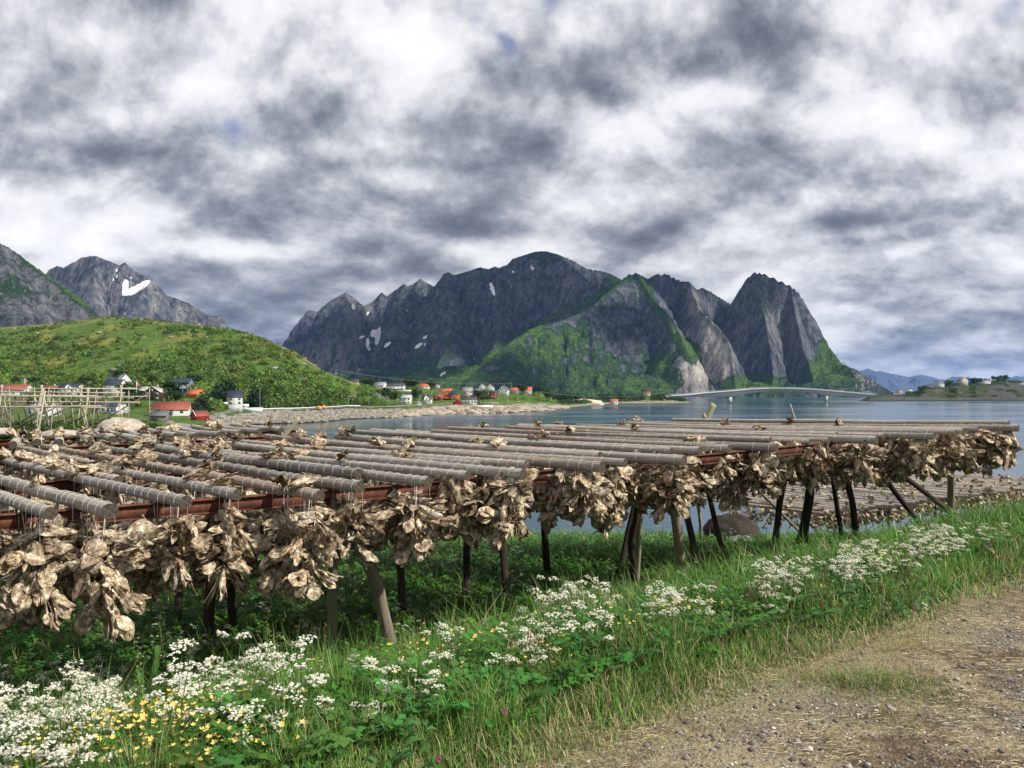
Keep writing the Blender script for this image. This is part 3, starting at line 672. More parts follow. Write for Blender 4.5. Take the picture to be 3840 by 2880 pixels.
house(388,466,1402,1431,1470,465,'white','slate','big white house with grey roof standing highest at the foot of the hill', dep=11, nw=3, floors=2, side='r', rz=R(-14))
house(384,454,1423,1442,1484,425,'white','navy','white two storey house with navy roof in front of the bigger grey roofed one', dep=8, nw=2, floors=2, side='r', rz=R(-6))
h,x,y,hw,hr = house(538,601,1450,1470,1503,330,'brown','light','dark brown house with pale roof and white framed windows', gable=True, dep=9, nw=2, floors=2, winw=1.3, winh=1.0)
house(520,545,1451,1464,1500,338,'brown','light','low brown annexe with pale roof at the left of the dark brown house', dep=6, nw=0, chim=False, name='annexe', cat='annexe')
h,x,y,hw,hr = house(613,705,1419,1438,1475,450,'bluegrey','navy','long blue grey house with navy roof and a full width balcony', dep=10, nw=6, floors=2, rz=R(4))
mb = MB(); mb.box(-x, x, -y-1.6, -y-.05, hw*.46, hw*.46+.18)
mb.box(-x, x, -y-1.6, -y-1.52, hw*.46+.18, hw*.46+1.1)
for k in range(6): mb.box(-x+k*2*x/5-.08, -x+k*2*x/5+.08, -y-1.6, -y-1.44, -1, hw*.46)
mb.obj('balcony', W['bluegrey'], h)
house(694,760,1461,1477,1493,390,'orange','orange','small orange house with bright orange roof below the blue grey one', dep=7, nw=2, floors=1, rz=R(-18))
h,x,y,hw,hr = house(834,905,1466,1489,1537,372,'white','navy','tall white house with navy roof, concrete basement and outside stairs', dep=7.5, nw=2, floors=2, rz=R(24), side='l', basement=2.3, over=.3)
mb = MB()
for k in range(8): mb.box(x+.1+k*.32, x+.1+(k+1)*.32, -y, -y+1.1, 0, 2.7-k*.33)
mb.box(x+.05, x+2.7, -y-.08, -y-.01, 1.2, 2.6)
mb.obj('stairs', M_trim, h)
mb = MB(); mb.box(-x-1.8, -x-.05, -y-.3, y-1, 2.5, 2.7); mb.box(-x-1.8, -x-.05, -y-.36, -y-.3, 2.7, 3.5); mb.obj('terrace', M_trim, h)
h,x,y,hw,hr = house(560,699,1507,1534,1560,266,'white','red','long low white house with weathered red roof by the grey shore rocks', dep=7.5, nw=3, floors=1, rz=R(14), side='l', basement=.6, chim=False, over=.4)
h,x,y,hw,hr = house(563,622,1546,1557,1581,212,'weathered','slate','tumbledown grey boat shed with a holed roof in front of the long white house', dep=3.4, nw=0, chim=False, name='shed', cat='shed')
h,x,y,hw,hr = house(713,769,1542,1559,1576,236,'red','red','small red boathouse with white trimmed gable on the shore rocks', dep=4.6, nw=0, chim=False, name='boathouse', cat='boathouse', rz=R(-34), gable=True, over=.25)
mb = MB()
for s in (-1, 1):
    V = [(0,-y-.27,hw+hr+.2),(s*(x+.3),-y-.27,hw-.25),(s*(x+.3),-y-.27,hw-.02),(0,-y-.27,hw+hr+.42)]
    V += [(a,b+.06,c) for a,b,c in V]; mb.add(V, np.array([(0,1,2,3),(4,5,6,7),(0,1,5,4),(3,2,6,7)]))
mb.obj('gable_board', M_trim, h)
mb = MB(); mb.box(-.7,.7,-y-.05,-y+.02,0,1.8); mb.obj('door', W['red'], h)
house(400,452,1512,1524,1552,300,'white','navy','small white house with navy roof seen through the legs of the bare rack', dep=7, nw=3, floors=1, rz=R(-10))
house(346,400,1514,1524,1546,310,'grey','navy','low grey house joined in front of the small white navy roofed house', dep=7, nw=2, chim=False)
house(95,180,1516,1530,1560,280,'white','light','white shed with pale roof half hidden by the bare rack', dep=8, nw=2, chim=False, name='shed', cat='shed')
# the town across the bay
T = [
 (1307,1345,1422,1433,1447,640,'white','dark','white house with dark roof highest on the left edge of the town',dict(gable=False,nw=2,rz=R(15))),
 (1400,1447,1433,1445,1460,650,'white','grey','white house with grey roof on the upper row of the town',dict(nw=2,rz=R(-12))),
 (1445,1515,1438,1447,1465,640,'white','dark','long white house with dark flat looking roof and balcony on the upper row',dict(nw=5,dep=9)),
 (1571,1609,1439,1447,1460,690,'white','orange','white house with bright orange roof beside the upper white row',dict(nw=2)),
 (1632,1648,1437,1444,1453,720,'white','dark','tiny white gabled house behind the trees on the upper row',dict(nw=0,gable=True,chim=False)),
 (1646,1693,1458,1465,1474,640,'white','orange','low house with orange roof just above the orange timber house',dict(nw=2)),
 (1497,1540,1481,1491,1515,545,'white','light','white two storey house with pale roof near the shore road',dict(nw=3,floors=2)),
 (1559,1577,1505,1512,1521,530,'white','light','little white garage between two white houses on the shore road',dict(nw=0,gable=True,chim=False,dep=4)),
 (1582,1618,1482,1497,1514,540,'white','dark','white house with black roof and a steep white front gable',dict(nw=2)),
 (1628,1662,1477,1487,1502,580,'red','red','low red house wing left of the orange timber house',dict(nw=2,chim=False)),
 (1650,1700,1466,1482,1500,590,'orange','orange','wide orange timber house with big low gable and deck',dict(nw=3,gable=True,dep=9)),
 (1688,1722,1466,1477,1500,600,'orange','navy','tall orange house block with navy roof',dict(nw=2,floors=2)),
 (1699,1731,1499,1509,1522,535,'red','red','small red boathouse with white corner trim below the orange house',dict(nw=0,chim=False,dep=5,gable=True)),
 (1731,1788,1490,1498,1516,545,'white','dark','low white bungalow with dark roof above the pale shore rock',dict(nw=5,dep=8)),
 (1729,1772,1452,1466,1490,620,'cream','grey','cream house with grey roof behind the white bungalow',dict(nw=2,floors=2,rz=R(12))),
 (1768,1809,1457,1468,1488,630,'bluegrey','slate','blue grey house between the cream house and the white twin gables',dict(nw=2,floors=2,rz=R(-14))),
 (1793,1826,1439,1452,1466,690,'white','grey','white house with left one of the twin grey gables',dict(nw=1,gable=True,floors=1)),
 (1823,1854,1440,1453,1467,690,'white','grey','white house with right one of the twin grey gables',dict(nw=1,gable=True,floors=1)),
 (1770,1795,1483,1489,1500,590,'red','red','low red outbuilding tucked left of the leafy tree and red cube house',dict(nw=1,chim=False)),
 (1824,1862,1465,1471,1497,600,'red','dark','square bright red house with white windows on two floors',dict(nw=3,floors=2)),
 (1866,1911,1445,1462,1483,640,'white','slate','large white gabled house at the right of the red square house',dict(nw=2,gable=True,floors=2,rz=R(-10))),
 (1913,1947,1454,1462,1475,680,'grey','orange','grey house with salmon roof right of the large white gable',dict(nw=2)),
 (1967,1994,1451,1463,1476,680,'white','orange','small white house with coral roof at the right end of the town',dict(nw=2)),
 (2288,2318,1497,1504,1517,905,'white','orange','lone white boathouse with coral roof on the low headland',dict(nw=2,chim=False,dep=7)),
 (2415,2440,1469,1475,1483,1000,'white','red','small house with dull red roof among bushes on the low headland',dict(nw=1)),
]
for a in T: 
    r_ = house(*a[:9], **a[9])
    if 'steep white front gable' in a[8]: dormer(r_[0], r_[2], r_[3], r_[4], 0, 3.4, r_[3]-.5, r_[3]+r_[4]*1.05, 'white', 'dark')
    if 'big low gable' in a[8]:
        h, x, y, hw, hr = r_; mb = MB(); mb.box(-x-1, x+3.5, -y-2.6, -y-.05, .9, 1.1); mb.box(-x-1, x+3.5, -y-2.66, -y-2.6, 1.1, 2.0); mb.obj('deck', W['orange'], h)
    if 'flat looking' in a[8]:
        h, x, y, hw, hr = r_; mb = MB(); mb.box(-x*.3, x+.4, -y-1.6, -y-.05, hw*.30, hw*.30+.9); mb.obj('balcony', W['white'], h)
# island houses
for pl, pr, yr, ye, yb, fr, wl, rf, lb, kw in [
 (3594,3635,1415,1427,1444,.42,'cream','slate','cream gabled house highest on the wooded island',dict(gable=True,nw=2,floors=2,rz=R(25))),
 (3664,3716,1420,1429,1441,.45,'white','slate','white hip house between dark shrubs on the island top',dict(nw=3)),
 (3504,3545,1429,1440,1450,.40,'white','slate','white house with slate roof at the left shoulder of the island',dict(nw=2,rz=R(20))),
 (3466,3505,1445,1451,1460,.36,'brown','dark','low brown cabin on the left slope of the island',dict(nw=2,chim=False)),
 (3824,3870,1436,1442,1452,.42,'bluegrey','light','pale blue building cut off at the right edge of the photo',dict(nw=3,chim=False))]:
    p = zisl((pl+pr)/2, fr); d_ = p.y; house(pl, pr, yr, ye, yb, d_, wl, rf, lb, fit=False, **kw)
house(3365,3383,1461,1466,1472,1900,'white','red','white building with red roof far off beyond the bridge spit',nw=2,chim=False,dep=10,fit=False)
house(3405,3422,1461,1465,1471,1900,'white','light','pale building far off behind the bridge spit',nw=2,chim=False,dep=10,fit=False)
# low land that carries them
mb = MB(); xs_ = np.linspace(3300, 3520, 56); lz = 9+1.5*fbm(xs_*.05, xs_*0, 3, 4)
rowd = [1870, 1885, 1900, 1960, 2100]; rowz = [-3, .2, .8, 1, -3]
VV = [[( (px_-HX)/F*d_, d_, (lz[i]*(.35+.65*math.sin(math.pi*(i+.5)/56)) if 0 < z_ else 0)*z_ if z_ > 0 else z_) for i, px_ in enumerate(xs_)] for d_, z_ in zip(rowd, rowz)]
mb.add(np.array(VV).reshape(-1, 3), [gridfaces(5, 56)], (.1, .1, 0)); mb.obj('land', M_land, smooth=True, kind='structure')

# ---- bridge
A0, A1 = P(2520, 1470, 855), P(3268, 1470, 1172); A0.z = A1.z = 0
dirb = (A1-A0).normalized(); nb = Vector((dirb.y, -dirb.x, 0)); LB = (A1-A0).length
def bpt(px):   # parameter along the bridge axis for a column of the view
    k = (px-HX)/F; return (k*A0.y-A0.x)/(dirb.x-k*dirb.y)
tops = [(2505,1482.5),(2568,1480),(2640,1472),(2733,1465),(2810,1458),(2880,1455),(2960,1455.5),(3040,1459),(3100,1464),(3180,1471),(3272,1479.5)]
ths = [(2505,4),(2568,5.5),(2640,11),(2733,21.5),(2810,13),(2880,7.5),(2960,7),(3040,11),(3100,19),(3180,11),(3272,6)]
tt = np.linspace(bpt(2505), bpt(3270), 60); mb = MB(); rl = MB(); cv = []
for t in tt:
    p = A0+dirb*t; px_ = HX+F*p.x/p.y
    zt = EYE-(np.interp(px_, [a[0] for a in tops], [a[1] for a in tops])-HY)/F*p.y
    th_ = np.interp(px_, [a[0] for a in ths], [a[1] for a in ths])*p.y/F*1.0
    cv.append((p, zt, th_))
sec = []
for p, zt, th_ in cv:
    sec.append([p+nb*4.2+Vector((0,0,zt)), p+nb*4.2+Vector((0,0,zt-.7)), p+nb*2.4+Vector((0,0,zt-1.0)), p+nb*2.2+Vector((0,0,zt-1-th_)), p-nb*2.2+Vector((0,0,zt-1-th_)), p-nb*2.4+Vector((0,0,zt-1.0)), p-nb*4.2+Vector((0,0,zt-.7)), p-nb*4.2+Vector((0,0,zt))])
V = np.array([[tuple(q) for q in s] for s in sec]); n_s = len(V)
fc = []
for i in range(n_s-1):
    for k in range(8): k2 = (k+1) % 8; fc.append((i*8+k, i*8+k2, (i+1)*8+k2, (i+1)*8+k))
mb.add(V.reshape(-1, 3), [np.array(fc), np.array([list(range(8)), [(n_s-1)*8+k for k in range(8)][::-1]])])
br = empty('bridge', tuple(A0), label='long grey concrete box girder bridge arching over the sound on two piers', cat='bridge')
def absobj(m, name, mats, par, **k):
    o = m.obj(name, mats, None, **k); o.parent = par; o.matrix_parent_inverse = Matrix.Translation(-par.location); return o
absobj(mb, 'deck', M_conc, br)
for px_ in (2733, 3100):
    i = int(np.argmin([abs(HX+F*c[0].x/c[0].y-px_) for c in cv])); p, zt, th_ = cv[i]
    Mx = Matrix.Translation(p)@Matrix.Rotation(math.atan2(dirb.y, dirb.x), 4, 'Z')
    mb = MB(); mb.box(-2.4, 2.4, -2.2, 2.2, 1.4, zt-.9-th_, M=Mx); pr_ = absobj(mb, 'pier', M_conc, br)
    mb = MB(); mb.box(-8.5, 8.5, -6, 6, -2, 2.2, M=Mx); o = mb.obj('footing', M_conc); o.parent = pr_; o.matrix_parent_inverse = Matrix.Translation(-br.location)
mb = MB()
for s in (-1, 1):
    for hh in (.55, 1.1): mb.tube([p+nb*4.1*s+Vector((0,0,zt+hh)) for p, zt, th_ in cv], .07, 4)
    for p, zt, th_ in cv: q = p+nb*4.1*s; mb.tube([q+Vector((0,0,zt)), q+Vector((0,0,zt+1.1))], .06, 4)
absobj(mb, 'railing', plain('galvanised', (.4,.42,.43)), br)
# rocky spit under the right bridge end
mb = MB(); sp = np.linspace(3236, 3520, 72); rw = np.linspace(0, 1, 12)
VV = []
for t_ in rw:
    for i, px_ in enumerate(sp):
        d_ = 1175+t_*45+(px_-3236)*.25; hz = 7.4*math.sin(math.pi*min(1, max(0, (px_-3236)/95))/2)*math.sin(math.pi*t_)**.6
        VV.append(((px_-HX)/F*d_, d_, -1+hz+.9*float(fbm(np.array([px_*.08]), np.array([t_*6]), 3, 6))))
mb.add(VV, [gridfaces(12, 72)], (.85, .15, 0)); mb.obj('land', M_isl, smooth=False, kind='structure')

# ---- rocks heaped along the shore road
def rockmesh(seed, flat=.7):
    r_ = np.random.default_rng(seed)
    t = (1+5**.5)/2
    V = np.array([(-1,t,0),(1,t,0),(-1,-t,0),(1,-t,0),(0,-1,t),(0,1,t),(0,-1,-t),(0,1,-t),(t,0,-1),(t,0,1),(-t,0,-1),(-t,0,1)], float)/1.9
    Fi = np.array([(0,11,5),(0,5,1),(0,1,7),(0,7,10),(0,10,11),(1,5,9),(5,11,4),(11,10,2),(10,7,6),(7,1,8),(3,9,4),(3,4,2),(3,2,6),(3,6,8),(3,8,9),(4,9,5),(2,4,11),(6,2,10),(8,6,7),(9,8,1)])
    V = V*(1+.35*(r_.random((12, 1))-.5)); V[:, 2] *= flat; V[:, 0] *= r_.uniform(.9, 1.5)
    return V, Fi
def scatter(mb, base, pos, size, rz, c):
    V, Fs = base; n = len(pos)
    cs, sn = np.cos(rz), np.sin(rz)
    VV = V[None]*size[:, None, None]
    X = VV[..., 0]*cs[:, None]-VV[..., 1]*sn[:, None]; Y = VV[..., 0]*sn[:, None]+VV[..., 1]*cs[:, None]
    O = np.stack([X, Y, VV[..., 2]], -1)+pos[:, None]
    FF = [(fa[None]+(np.arange(n)*len(V))[:, None, None]).reshape(-1, fa.shape[1]) for fa in (Fs if isinstance(Fs, list) else [Fs])]
    mb.add(O.reshape(-1, 3), FF, np.repeat(c, len(V), 0))
def land_at(px, k):
    """point on the land sheet at view column px, row parameter k"""
    i = np.clip(np.round((np.asarray(px)-pxs[0])/4).astype(int), 0, len(pxs)-1)
    j = np.clip(np.searchsorted(LK[:, 0], k), 0, LK.shape[0]-1)
    jx = rng.random(len(i))*4-2
    return np.stack([(pxs[i]+jx-HX)/F*LD[j, i], LD[j, i], LZ[j, i]], -1)
mb = MB()
for sd in range(6):
    n = 420; pxr = rng.uniform(800, 1560, n); kk = 1+rng.random(n)*.95
    pos = land_at(pxr, kk); fall = 1-sst(1430, 1560, pxr); sz = rng.uniform(.4, 1.3, n)*(.3+.7*fall); pos[:, 2] += .1
    g_ = rng.uniform(.7, 1.25, (n, 1))*np.array([[1, .97, .92]])
    scatter(mb, rockmesh(sd), pos, sz, rng.uniform(0, 6.3, n), g_)
def rk_mat(base):
    def b(g):
        a = g.n('ShaderNodeAttribute', attribute_name='Col').outputs['Color']
        n = g.noise(2.2, 5, g.n('ShaderNodeNewGeometry').outputs['Position'], .7)
        return {'color': g.mix(1.0, a, g.ramp(n, [(.3, tuple(x*.5 for x in base)), (.7, tuple(x*1.4 for x in base))]), 'MULTIPLY'), 'bump': (n, .6, .2)}
    return b
M_rock = mat('shore_rock', rk_mat((.24,.225,.20)), .92, .2)
for sd in range(6):
    n = 130; pxr = rng.uniform(1440, 2130, n); kk = .96+rng.random(n)*.95
    pos = land_at(pxr, kk); sz = rng.uniform(.8, 3.4, n)*np.interp(pxr, [1440, 1600, 2130], [.5, 1, .8]); pos[:, 2] -= sz*.12
    scatter(mb, rockmesh(sd+20, .38), pos, sz, rng.uniform(-.6, .6, n), rng.uniform(.9, 1.8, (n, 1))*np.array([[1, .90, .80]]))
n = 150; pxr = rng.uniform(560, 840, n); pos = land_at(pxr, 1+rng.random(n)*2.2); ok_ = clear_front(pos, 4); pos = pos[ok_]; scatter(mb, rockmesh(44, .4), pos, rng.uniform(.6, 2.4, len(pos)), rng.uniform(0, 6, len(pos)), rng.uniform(.7, 1.3, (len(pos), 1))*np.array([[1, .97, .92]]))
n = 90; pxr = rng.uniform(-200, 1300, n); pos = land_at(pxr, rng.uniform(4.6, 6.05, n)); scatter(mb, rockmesh(45, .5), pos, rng.uniform(.5, 2.6, n), rng.uniform(0, 6, n), rng.uniform(.7, 1.4, (n, 1))*np.array([[1, .98, .92]]))
mb.obj('rubble', M_rock, label='heap of broken grey rocks along the shore below the road', kind='stuff')
# ---- road on the shore
mb = MB(); q = []
for i in range(int((790+1700)/4), int((1760+1700)/4)):
    D_, Z_ = D[:, i], Z[:, i]
    for t_ in (0, 1):
        dd = D[3][i]-9+t_*8; q.append(((pxs[i]-HX)/F*dd, dd, float(np.interp(dd, LD[:, i], LZ[:, i]))+.35))
mb.add(q, np.array([(2*i, 2*i+2, 2*i+3, 2*i+1) for i in range(len(q)//2-1)]))
mb.obj('road', plain('asphalt', (.20,.20,.195), .1, .9), kind='structure')
gr_ = empty('guard_rail', label='pale guard rail along the shore road below the green hill', cat='guard rail')
mb = MB(); pts = [Vector(q[2*k])+Vector((0,-.6,.75)) for k in range(0, 142)]
for a, b in zip(pts[:-1], pts[1:]):
    mb.add([a, b, b+Vector((0,0,.38)), a+Vector((0,0,.38)), a+Vector((0,.08,0)), b+Vector((0,.08,0)), b+Vector((0,.08,.38)), a+Vector((0,.08,.38))], np.array([(0,1,2,3),(4,5,6,7),(0,1,5,4),(3,2,6,7)]))
mb.obj('rail', plain('rail_metal', (.62,.63,.62)), gr_)
mb = MB()
for p in pts[::6]: mb.tube([p+Vector((0,.15,-1.0)), p+Vector((0,.15,.3))], .08, 5)
mb.obj('post', plain('rail_metal', (.45,.45,.44)), gr_, kind='stuff')

# ---- trees and bushes
def leafcloud(n, blobs_, size, seed, flat=.75):
    r_ = np.random.default_rng(seed); C = np.array([b[:3] for b in blobs_]); Rr = np.array([b[3] for b in blobs_])
    i = r_.choice(len(C), n, p=Rr**2/np.sum(Rr**2)); u = r_.normal(size=(n, 3)); u /= np.linalg.norm(u, axis=1)[:, None]
    rr = Rr[i]*(.55+.5*r_.random(n)**.6); c = C[i]+u*rr[:, None]*np.array([1, 1, flat])
    nrm = u+.7*r_.normal(size=(n, 3)); nrm /= np.linalg.norm(nrm, axis=1)[:, None]
    a = np.cross(nrm, r_.normal(size=(n, 3))); a /= np.linalg.norm(a, axis=1)[:, None]; b = np.cross(nrm, a)
    s = size*(.6+.8*r_.random(n))[:, None]
    V = np.stack([c-a*s-b*s*.5, c+a*s*.6-b*s*.8, c+a*s+b*s*.5, c-a*s*.5+b*s*.9], 1)
    return V.reshape(-1, 3), np.arange(4*n).reshape(-1, 4)
def leaf_mat(name, dark, light_tone, tr=.3):  # two leaf tones, mixed by noise and per object
    def b(g):
        a = g.n('ShaderNodeAttribute', attribute_name='Col').outputs['Color']
        oi = g.n('ShaderNodeObjectInfo').outputs['Random']
        n = g.noise(.6, 3, g.n('ShaderNodeNewGeometry').outputs['Position'], .6)
        c = g.mix(g.maprange(g.math('ADD', n, g.math('MULTIPLY', g.math('SUBTRACT', oi, .5), .4)), .3, .7), dark, light_tone)
        return {'color': g.mix(1.0, a, c, 'MULTIPLY'), 'trans': tr}
    return mat(name, b, .7, .25)
M_bush = leaf_mat('bush_leaves', (.045,.095,.018), (.12,.20,.040))
M_crown = leaf_mat('tree_leaves', (.022,.055,.014), (.065,.12,.026))
M_dark = leaf_mat('dark_needles', (.010,.028,.012), (.025,.055,.020), .15)
M_bark = plain('bark', (.12,.10,.08))
def bushes(name, pos, sz, label, tones=None, nleaf=34, m=None):
    mb = MB()
    for v_ in range(5):
        idx = np.arange(v_, len(pos), 5)
        if not len(idx): continue
        r_ = np.random.default_rng(100+v_)
        bl = [(r_.normal()*.42, r_.normal()*.42, .35+.45*r_.random(), .45+.35*r_.random()) for _ in range(5)]
        V, Fq = leafcloud(nleaf, bl, .20, v_)
        c = (rng.uniform(.6, 1.45, len(idx))*(1+.9*fbm(pos[idx][:, 0]*.022, pos[idx][:, 1]*.022, 3, 12)))[:, None]*np.stack([rng.uniform(.75, 1.35, len(idx)), np.ones(len(idx)), rng.uniform(.6, 1.2, len(idx))], -1)
        scatter(mb, (V, Fq), pos[idx], sz[idx], rng.uniform(0, 6.3, len(idx)), c)
    return mb.obj(name, m or M_bush, label=label, kind='stuff')
n = 21000; pxr = rng.uniform(-900, 1440, n); kk = 3.3+rng.random(n)**1.15*2.75
pos = land_at(pxr, kk); dn = fbm(pos[:, 0]*.012, pos[:, 1]*.012, 3, 90)
prob = np.interp(kk, [3.3, 4, 5.15, 5.45, 5.8, 6.05], [.25, .95, .78, .28, .09, .03])+dn*1.9
keep = (rng.random(n) < prob)&(pos[:, 2] > 4)&clear_front(pos)
cutm = (kk > 4.05)&(kk < 4.8)&(pxr > 1120)&(pxr < 1450); keep &= ~(cutm&(rng.random(n) < .8))
pos, kk = pos[keep], kk[keep]
bushes('undergrowth', pos, rng.uniform(.35, 1.0, len(pos))**1.7*3.4*np.interp(kk, [3.3, 4, 5.3, 6], [.85, 1.2, 1.0, .6]), 'dense birch scrub covering the lower slopes of the green hill')
n = 3400; pxr = rng.uniform(1330, 2080, n); kk = rng.uniform(3.0, 6.2, n); pos = land_at(pxr, kk)
keep = (fbm(pos[:, 0]*.02, pos[:, 1]*.02, 3, 91) > -.05)&(rng.random(n) < .75)&(pos[:, 2] > 3.5)&clear_front(pos)
bushes('undergrowth', pos[keep], rng.uniform(.6, 2.0, keep.sum()), 'bushes growing between the town houses')
n = 1500; pxr = rng.uniform(2100, 2570, n); kk = rng.uniform(2.6, 6.3, n); pos = land_at(pxr, kk)
keep = (rng.random(n) < np.where(pxr > 2330, .75, .45))&(pos[:, 2] > 2.2)&clear_front(pos)
bushes('undergrowth', pos[keep], rng.uniform(.9, 3.0, keep.sum()), 'dark bushes on the low headland before the mountain', m=M_crown)
n = 3600; ii = rng.integers(45, len(ipx)-1, n); jj = rng.integers(2, 30, n); pos = np.stack([IX[jj, ii], ID[jj, ii], IZ[jj, ii]], -1)
keep = (rk_[jj, ii] < .5)&(ipx[ii] < 4100)&(pos[:, 2] > 1.8)&clear_front(pos, 30)
bushes('undergrowth', pos[keep], rng.uniform(1.0, 3.4, keep.sum()), 'dark shrubs covering the island at the right', m=M_crown)

def tree_proto(kind, seed):
    r_ = random.Random(seed)
    if kind == 'conifer':
        bl = []
        for k in range(9):
            t_ = k/8; rad = .30*(1-t_)+.05
            for q_ in range(4 if k < 6 else 1): bl.append((math.cos(q_*1.6+k)*rad*.7, math.sin(q_*1.6+k)*rad*.7, .12+.8*t_, rad*.55+.03))
        V, Fq = leafcloud(900, bl, .035, seed)
    else:
        bl = [(r_.gauss(0, .2), r_.gauss(0, .2), .42+.45*r_.random(), .13+.12*r_.random()) for _ in range(11)]
        V, Fq = leafcloud(750, bl, .04, seed, .85)
    mb = MB(); mb.add(V, Fq, np.repeat(rng.uniform(.6, 1.35, (len(V)//4, 1)), 4, 0)*np.ones((1, 3)))
    mt = MB(); mt.tube([(0,0,-.1),(.01,0,.2),(.0,.02,.45),(.03,.02,.75)], [.028,.022,.015,.006], 6)
    for a in range(5): an = a*1.3; mt.tube([(0,0,.25+.08*a),(math.cos(an)*.12,math.sin(an)*.12,.38+.08*a),(math.cos(an)*.2,math.sin(an)*.2,.5+.07*a)], [.012,.008,.003], 5)
    return mt.mesh('trunk', M_bark), mb.mesh('crown', M_dark if kind == 'conifer' else M_crown)
TP = {k: [tree_proto(k, s) for s in (1, 2, 3)] for k in ('leafy', 'conifer')}
def tree(px, yb, d, h, kind, label, wide=1.0, group=None, name=None):
    v_ = TP[kind][random.randrange(3)]; p = P(px, yb, d)
    e = empty(name or ('conifer' if kind == 'conifer' else 'leafy_tree'), tuple(p), random.random()*6, label=label, cat='tree', group=group); e.scale = (h*wide, h*wide, h)
    inst('trunk', v_[0], e); inst('crown', v_[1], e)
for a in [
 (495,1515,330,10,'leafy','dark leafy tree left of the brown house',1.1),(520,1530,320,7,'leafy','low round tree below the flagpole and brown house',1.2),
 (640,1503,335,9,'leafy','round leafy tree right of the brown house',1.3),(668,1520,330,6,'leafy','small leafy tree in front of the round one by the brown house',1.3),
 (435,1440,428,8,'leafy','tree rising between the grey and navy roofs',.9),(755,1550,290,8,'conifer','dark conifer behind the little red boathouse',1.25),
 (738,1552,285,5.5,'conifer','shorter dark conifer left of the one behind the boathouse',1.3),(815,1515,370,9,'conifer','broad dark conifer between the orange and tall white houses',1.5),
 (832,1500,385,12,'conifer','tallest dark conifer on the lower hillside',1.2),(858,1485,400,10,'conifer','dark conifer just behind the tall white house roof',1.2),
 (955,1518,385,9,'conifer','dark conifer right of the tall white house near the flagpole',1.2),(985,1505,395,8,'leafy','leafy tree beyond the white flagpole',1.2),
 (60,1448,445,7,'conifer','dark conifer above the red barn roof',1.3),(120,1450,445,6,'leafy','dark tree between the barn and the rust roof',1.4),(330,1456,440,7,'leafy','round tree left of the navy roofed white house',1.3),
 (575,1448,440,7,'leafy','leafy tree on the slope above the brown house',1.3),(735,1452,440,8,'leafy','leafy tree above the small orange house',1.3),
 (1365,1450,640,8,'leafy','round tree right of the highest white town house',1.3),(1390,1455,640,7,'leafy','second round tree right of the highest white town house',1.3),
 (1530,1460,650,10,'leafy','large tree at the end of the long white balcony house',1.3),(1555,1462,640,9,'leafy','dark tree left of the orange roofed white house',1.2),
 (1618,1462,680,9,'leafy','tree right of the orange roofed white house',1.2),(1445,1500,560,9,'leafy','tree on the slope left of the pale roofed white house',1.3),
 (1480,1515,530,9,'leafy','tree beside the pale roofed two storey house',1.2),(1555,1500,560,8,'leafy','tree between the two white shore road houses',1.2),
 (1797,1512,560,10,'leafy','bushy tree between the white bungalow and red square house',1.3),(1812,1516,556,8,'leafy','lower bushy tree left of the red square house',1.3),
 (1948,1474,680,8,'leafy','dark round tree beside the salmon roof',1.2),(1962,1476,680,8,'leafy','dark tree left of the coral roofed small house',1.1),
 (2020,1478,690,8,'leafy','tree at the grassy right end of the town',1.3),(2050,1500,720,11,'leafy','tall dark tree where the headland begins',1.2),(2075,1512,760,12,'leafy','dark tree right behind the white utility mast',1.2),
 (2105,1515,800,12,'leafy','dark tree in the gap past the town',1.3),(2125,1515,820,13,'leafy','broad dark tree in the gap past the town',1.3),(2150,1512,840,11,'leafy','last dark tree before the pale mound',1.3),
 (2265,1512,905,12,'leafy','dark tree left of the lone coral roofed boathouse',1.2),(2330,1508,930,10,'leafy','dark tree right of the lone coral roofed boathouse',1.3)]:
    tree(*a[:6], wide=a[6])
for k, (px_, fr_) in enumerate([(3558,.4),(3650,.44),(3668,.42),(3740,.45),(3770,.5),(3455,.3)]):
    p = zisl(px_, fr_); tree(px_, HY+(EYE-p.z)*F/p.y, p.y, 12, 'leafy', ['dark tree left of the cream island house','dark tree right of the cream island house','dark tree before the white hip house','dark tree right of the white hip house','dark tree on the right crown of the island','dark tree at the left end of the island'][k], 1.4)

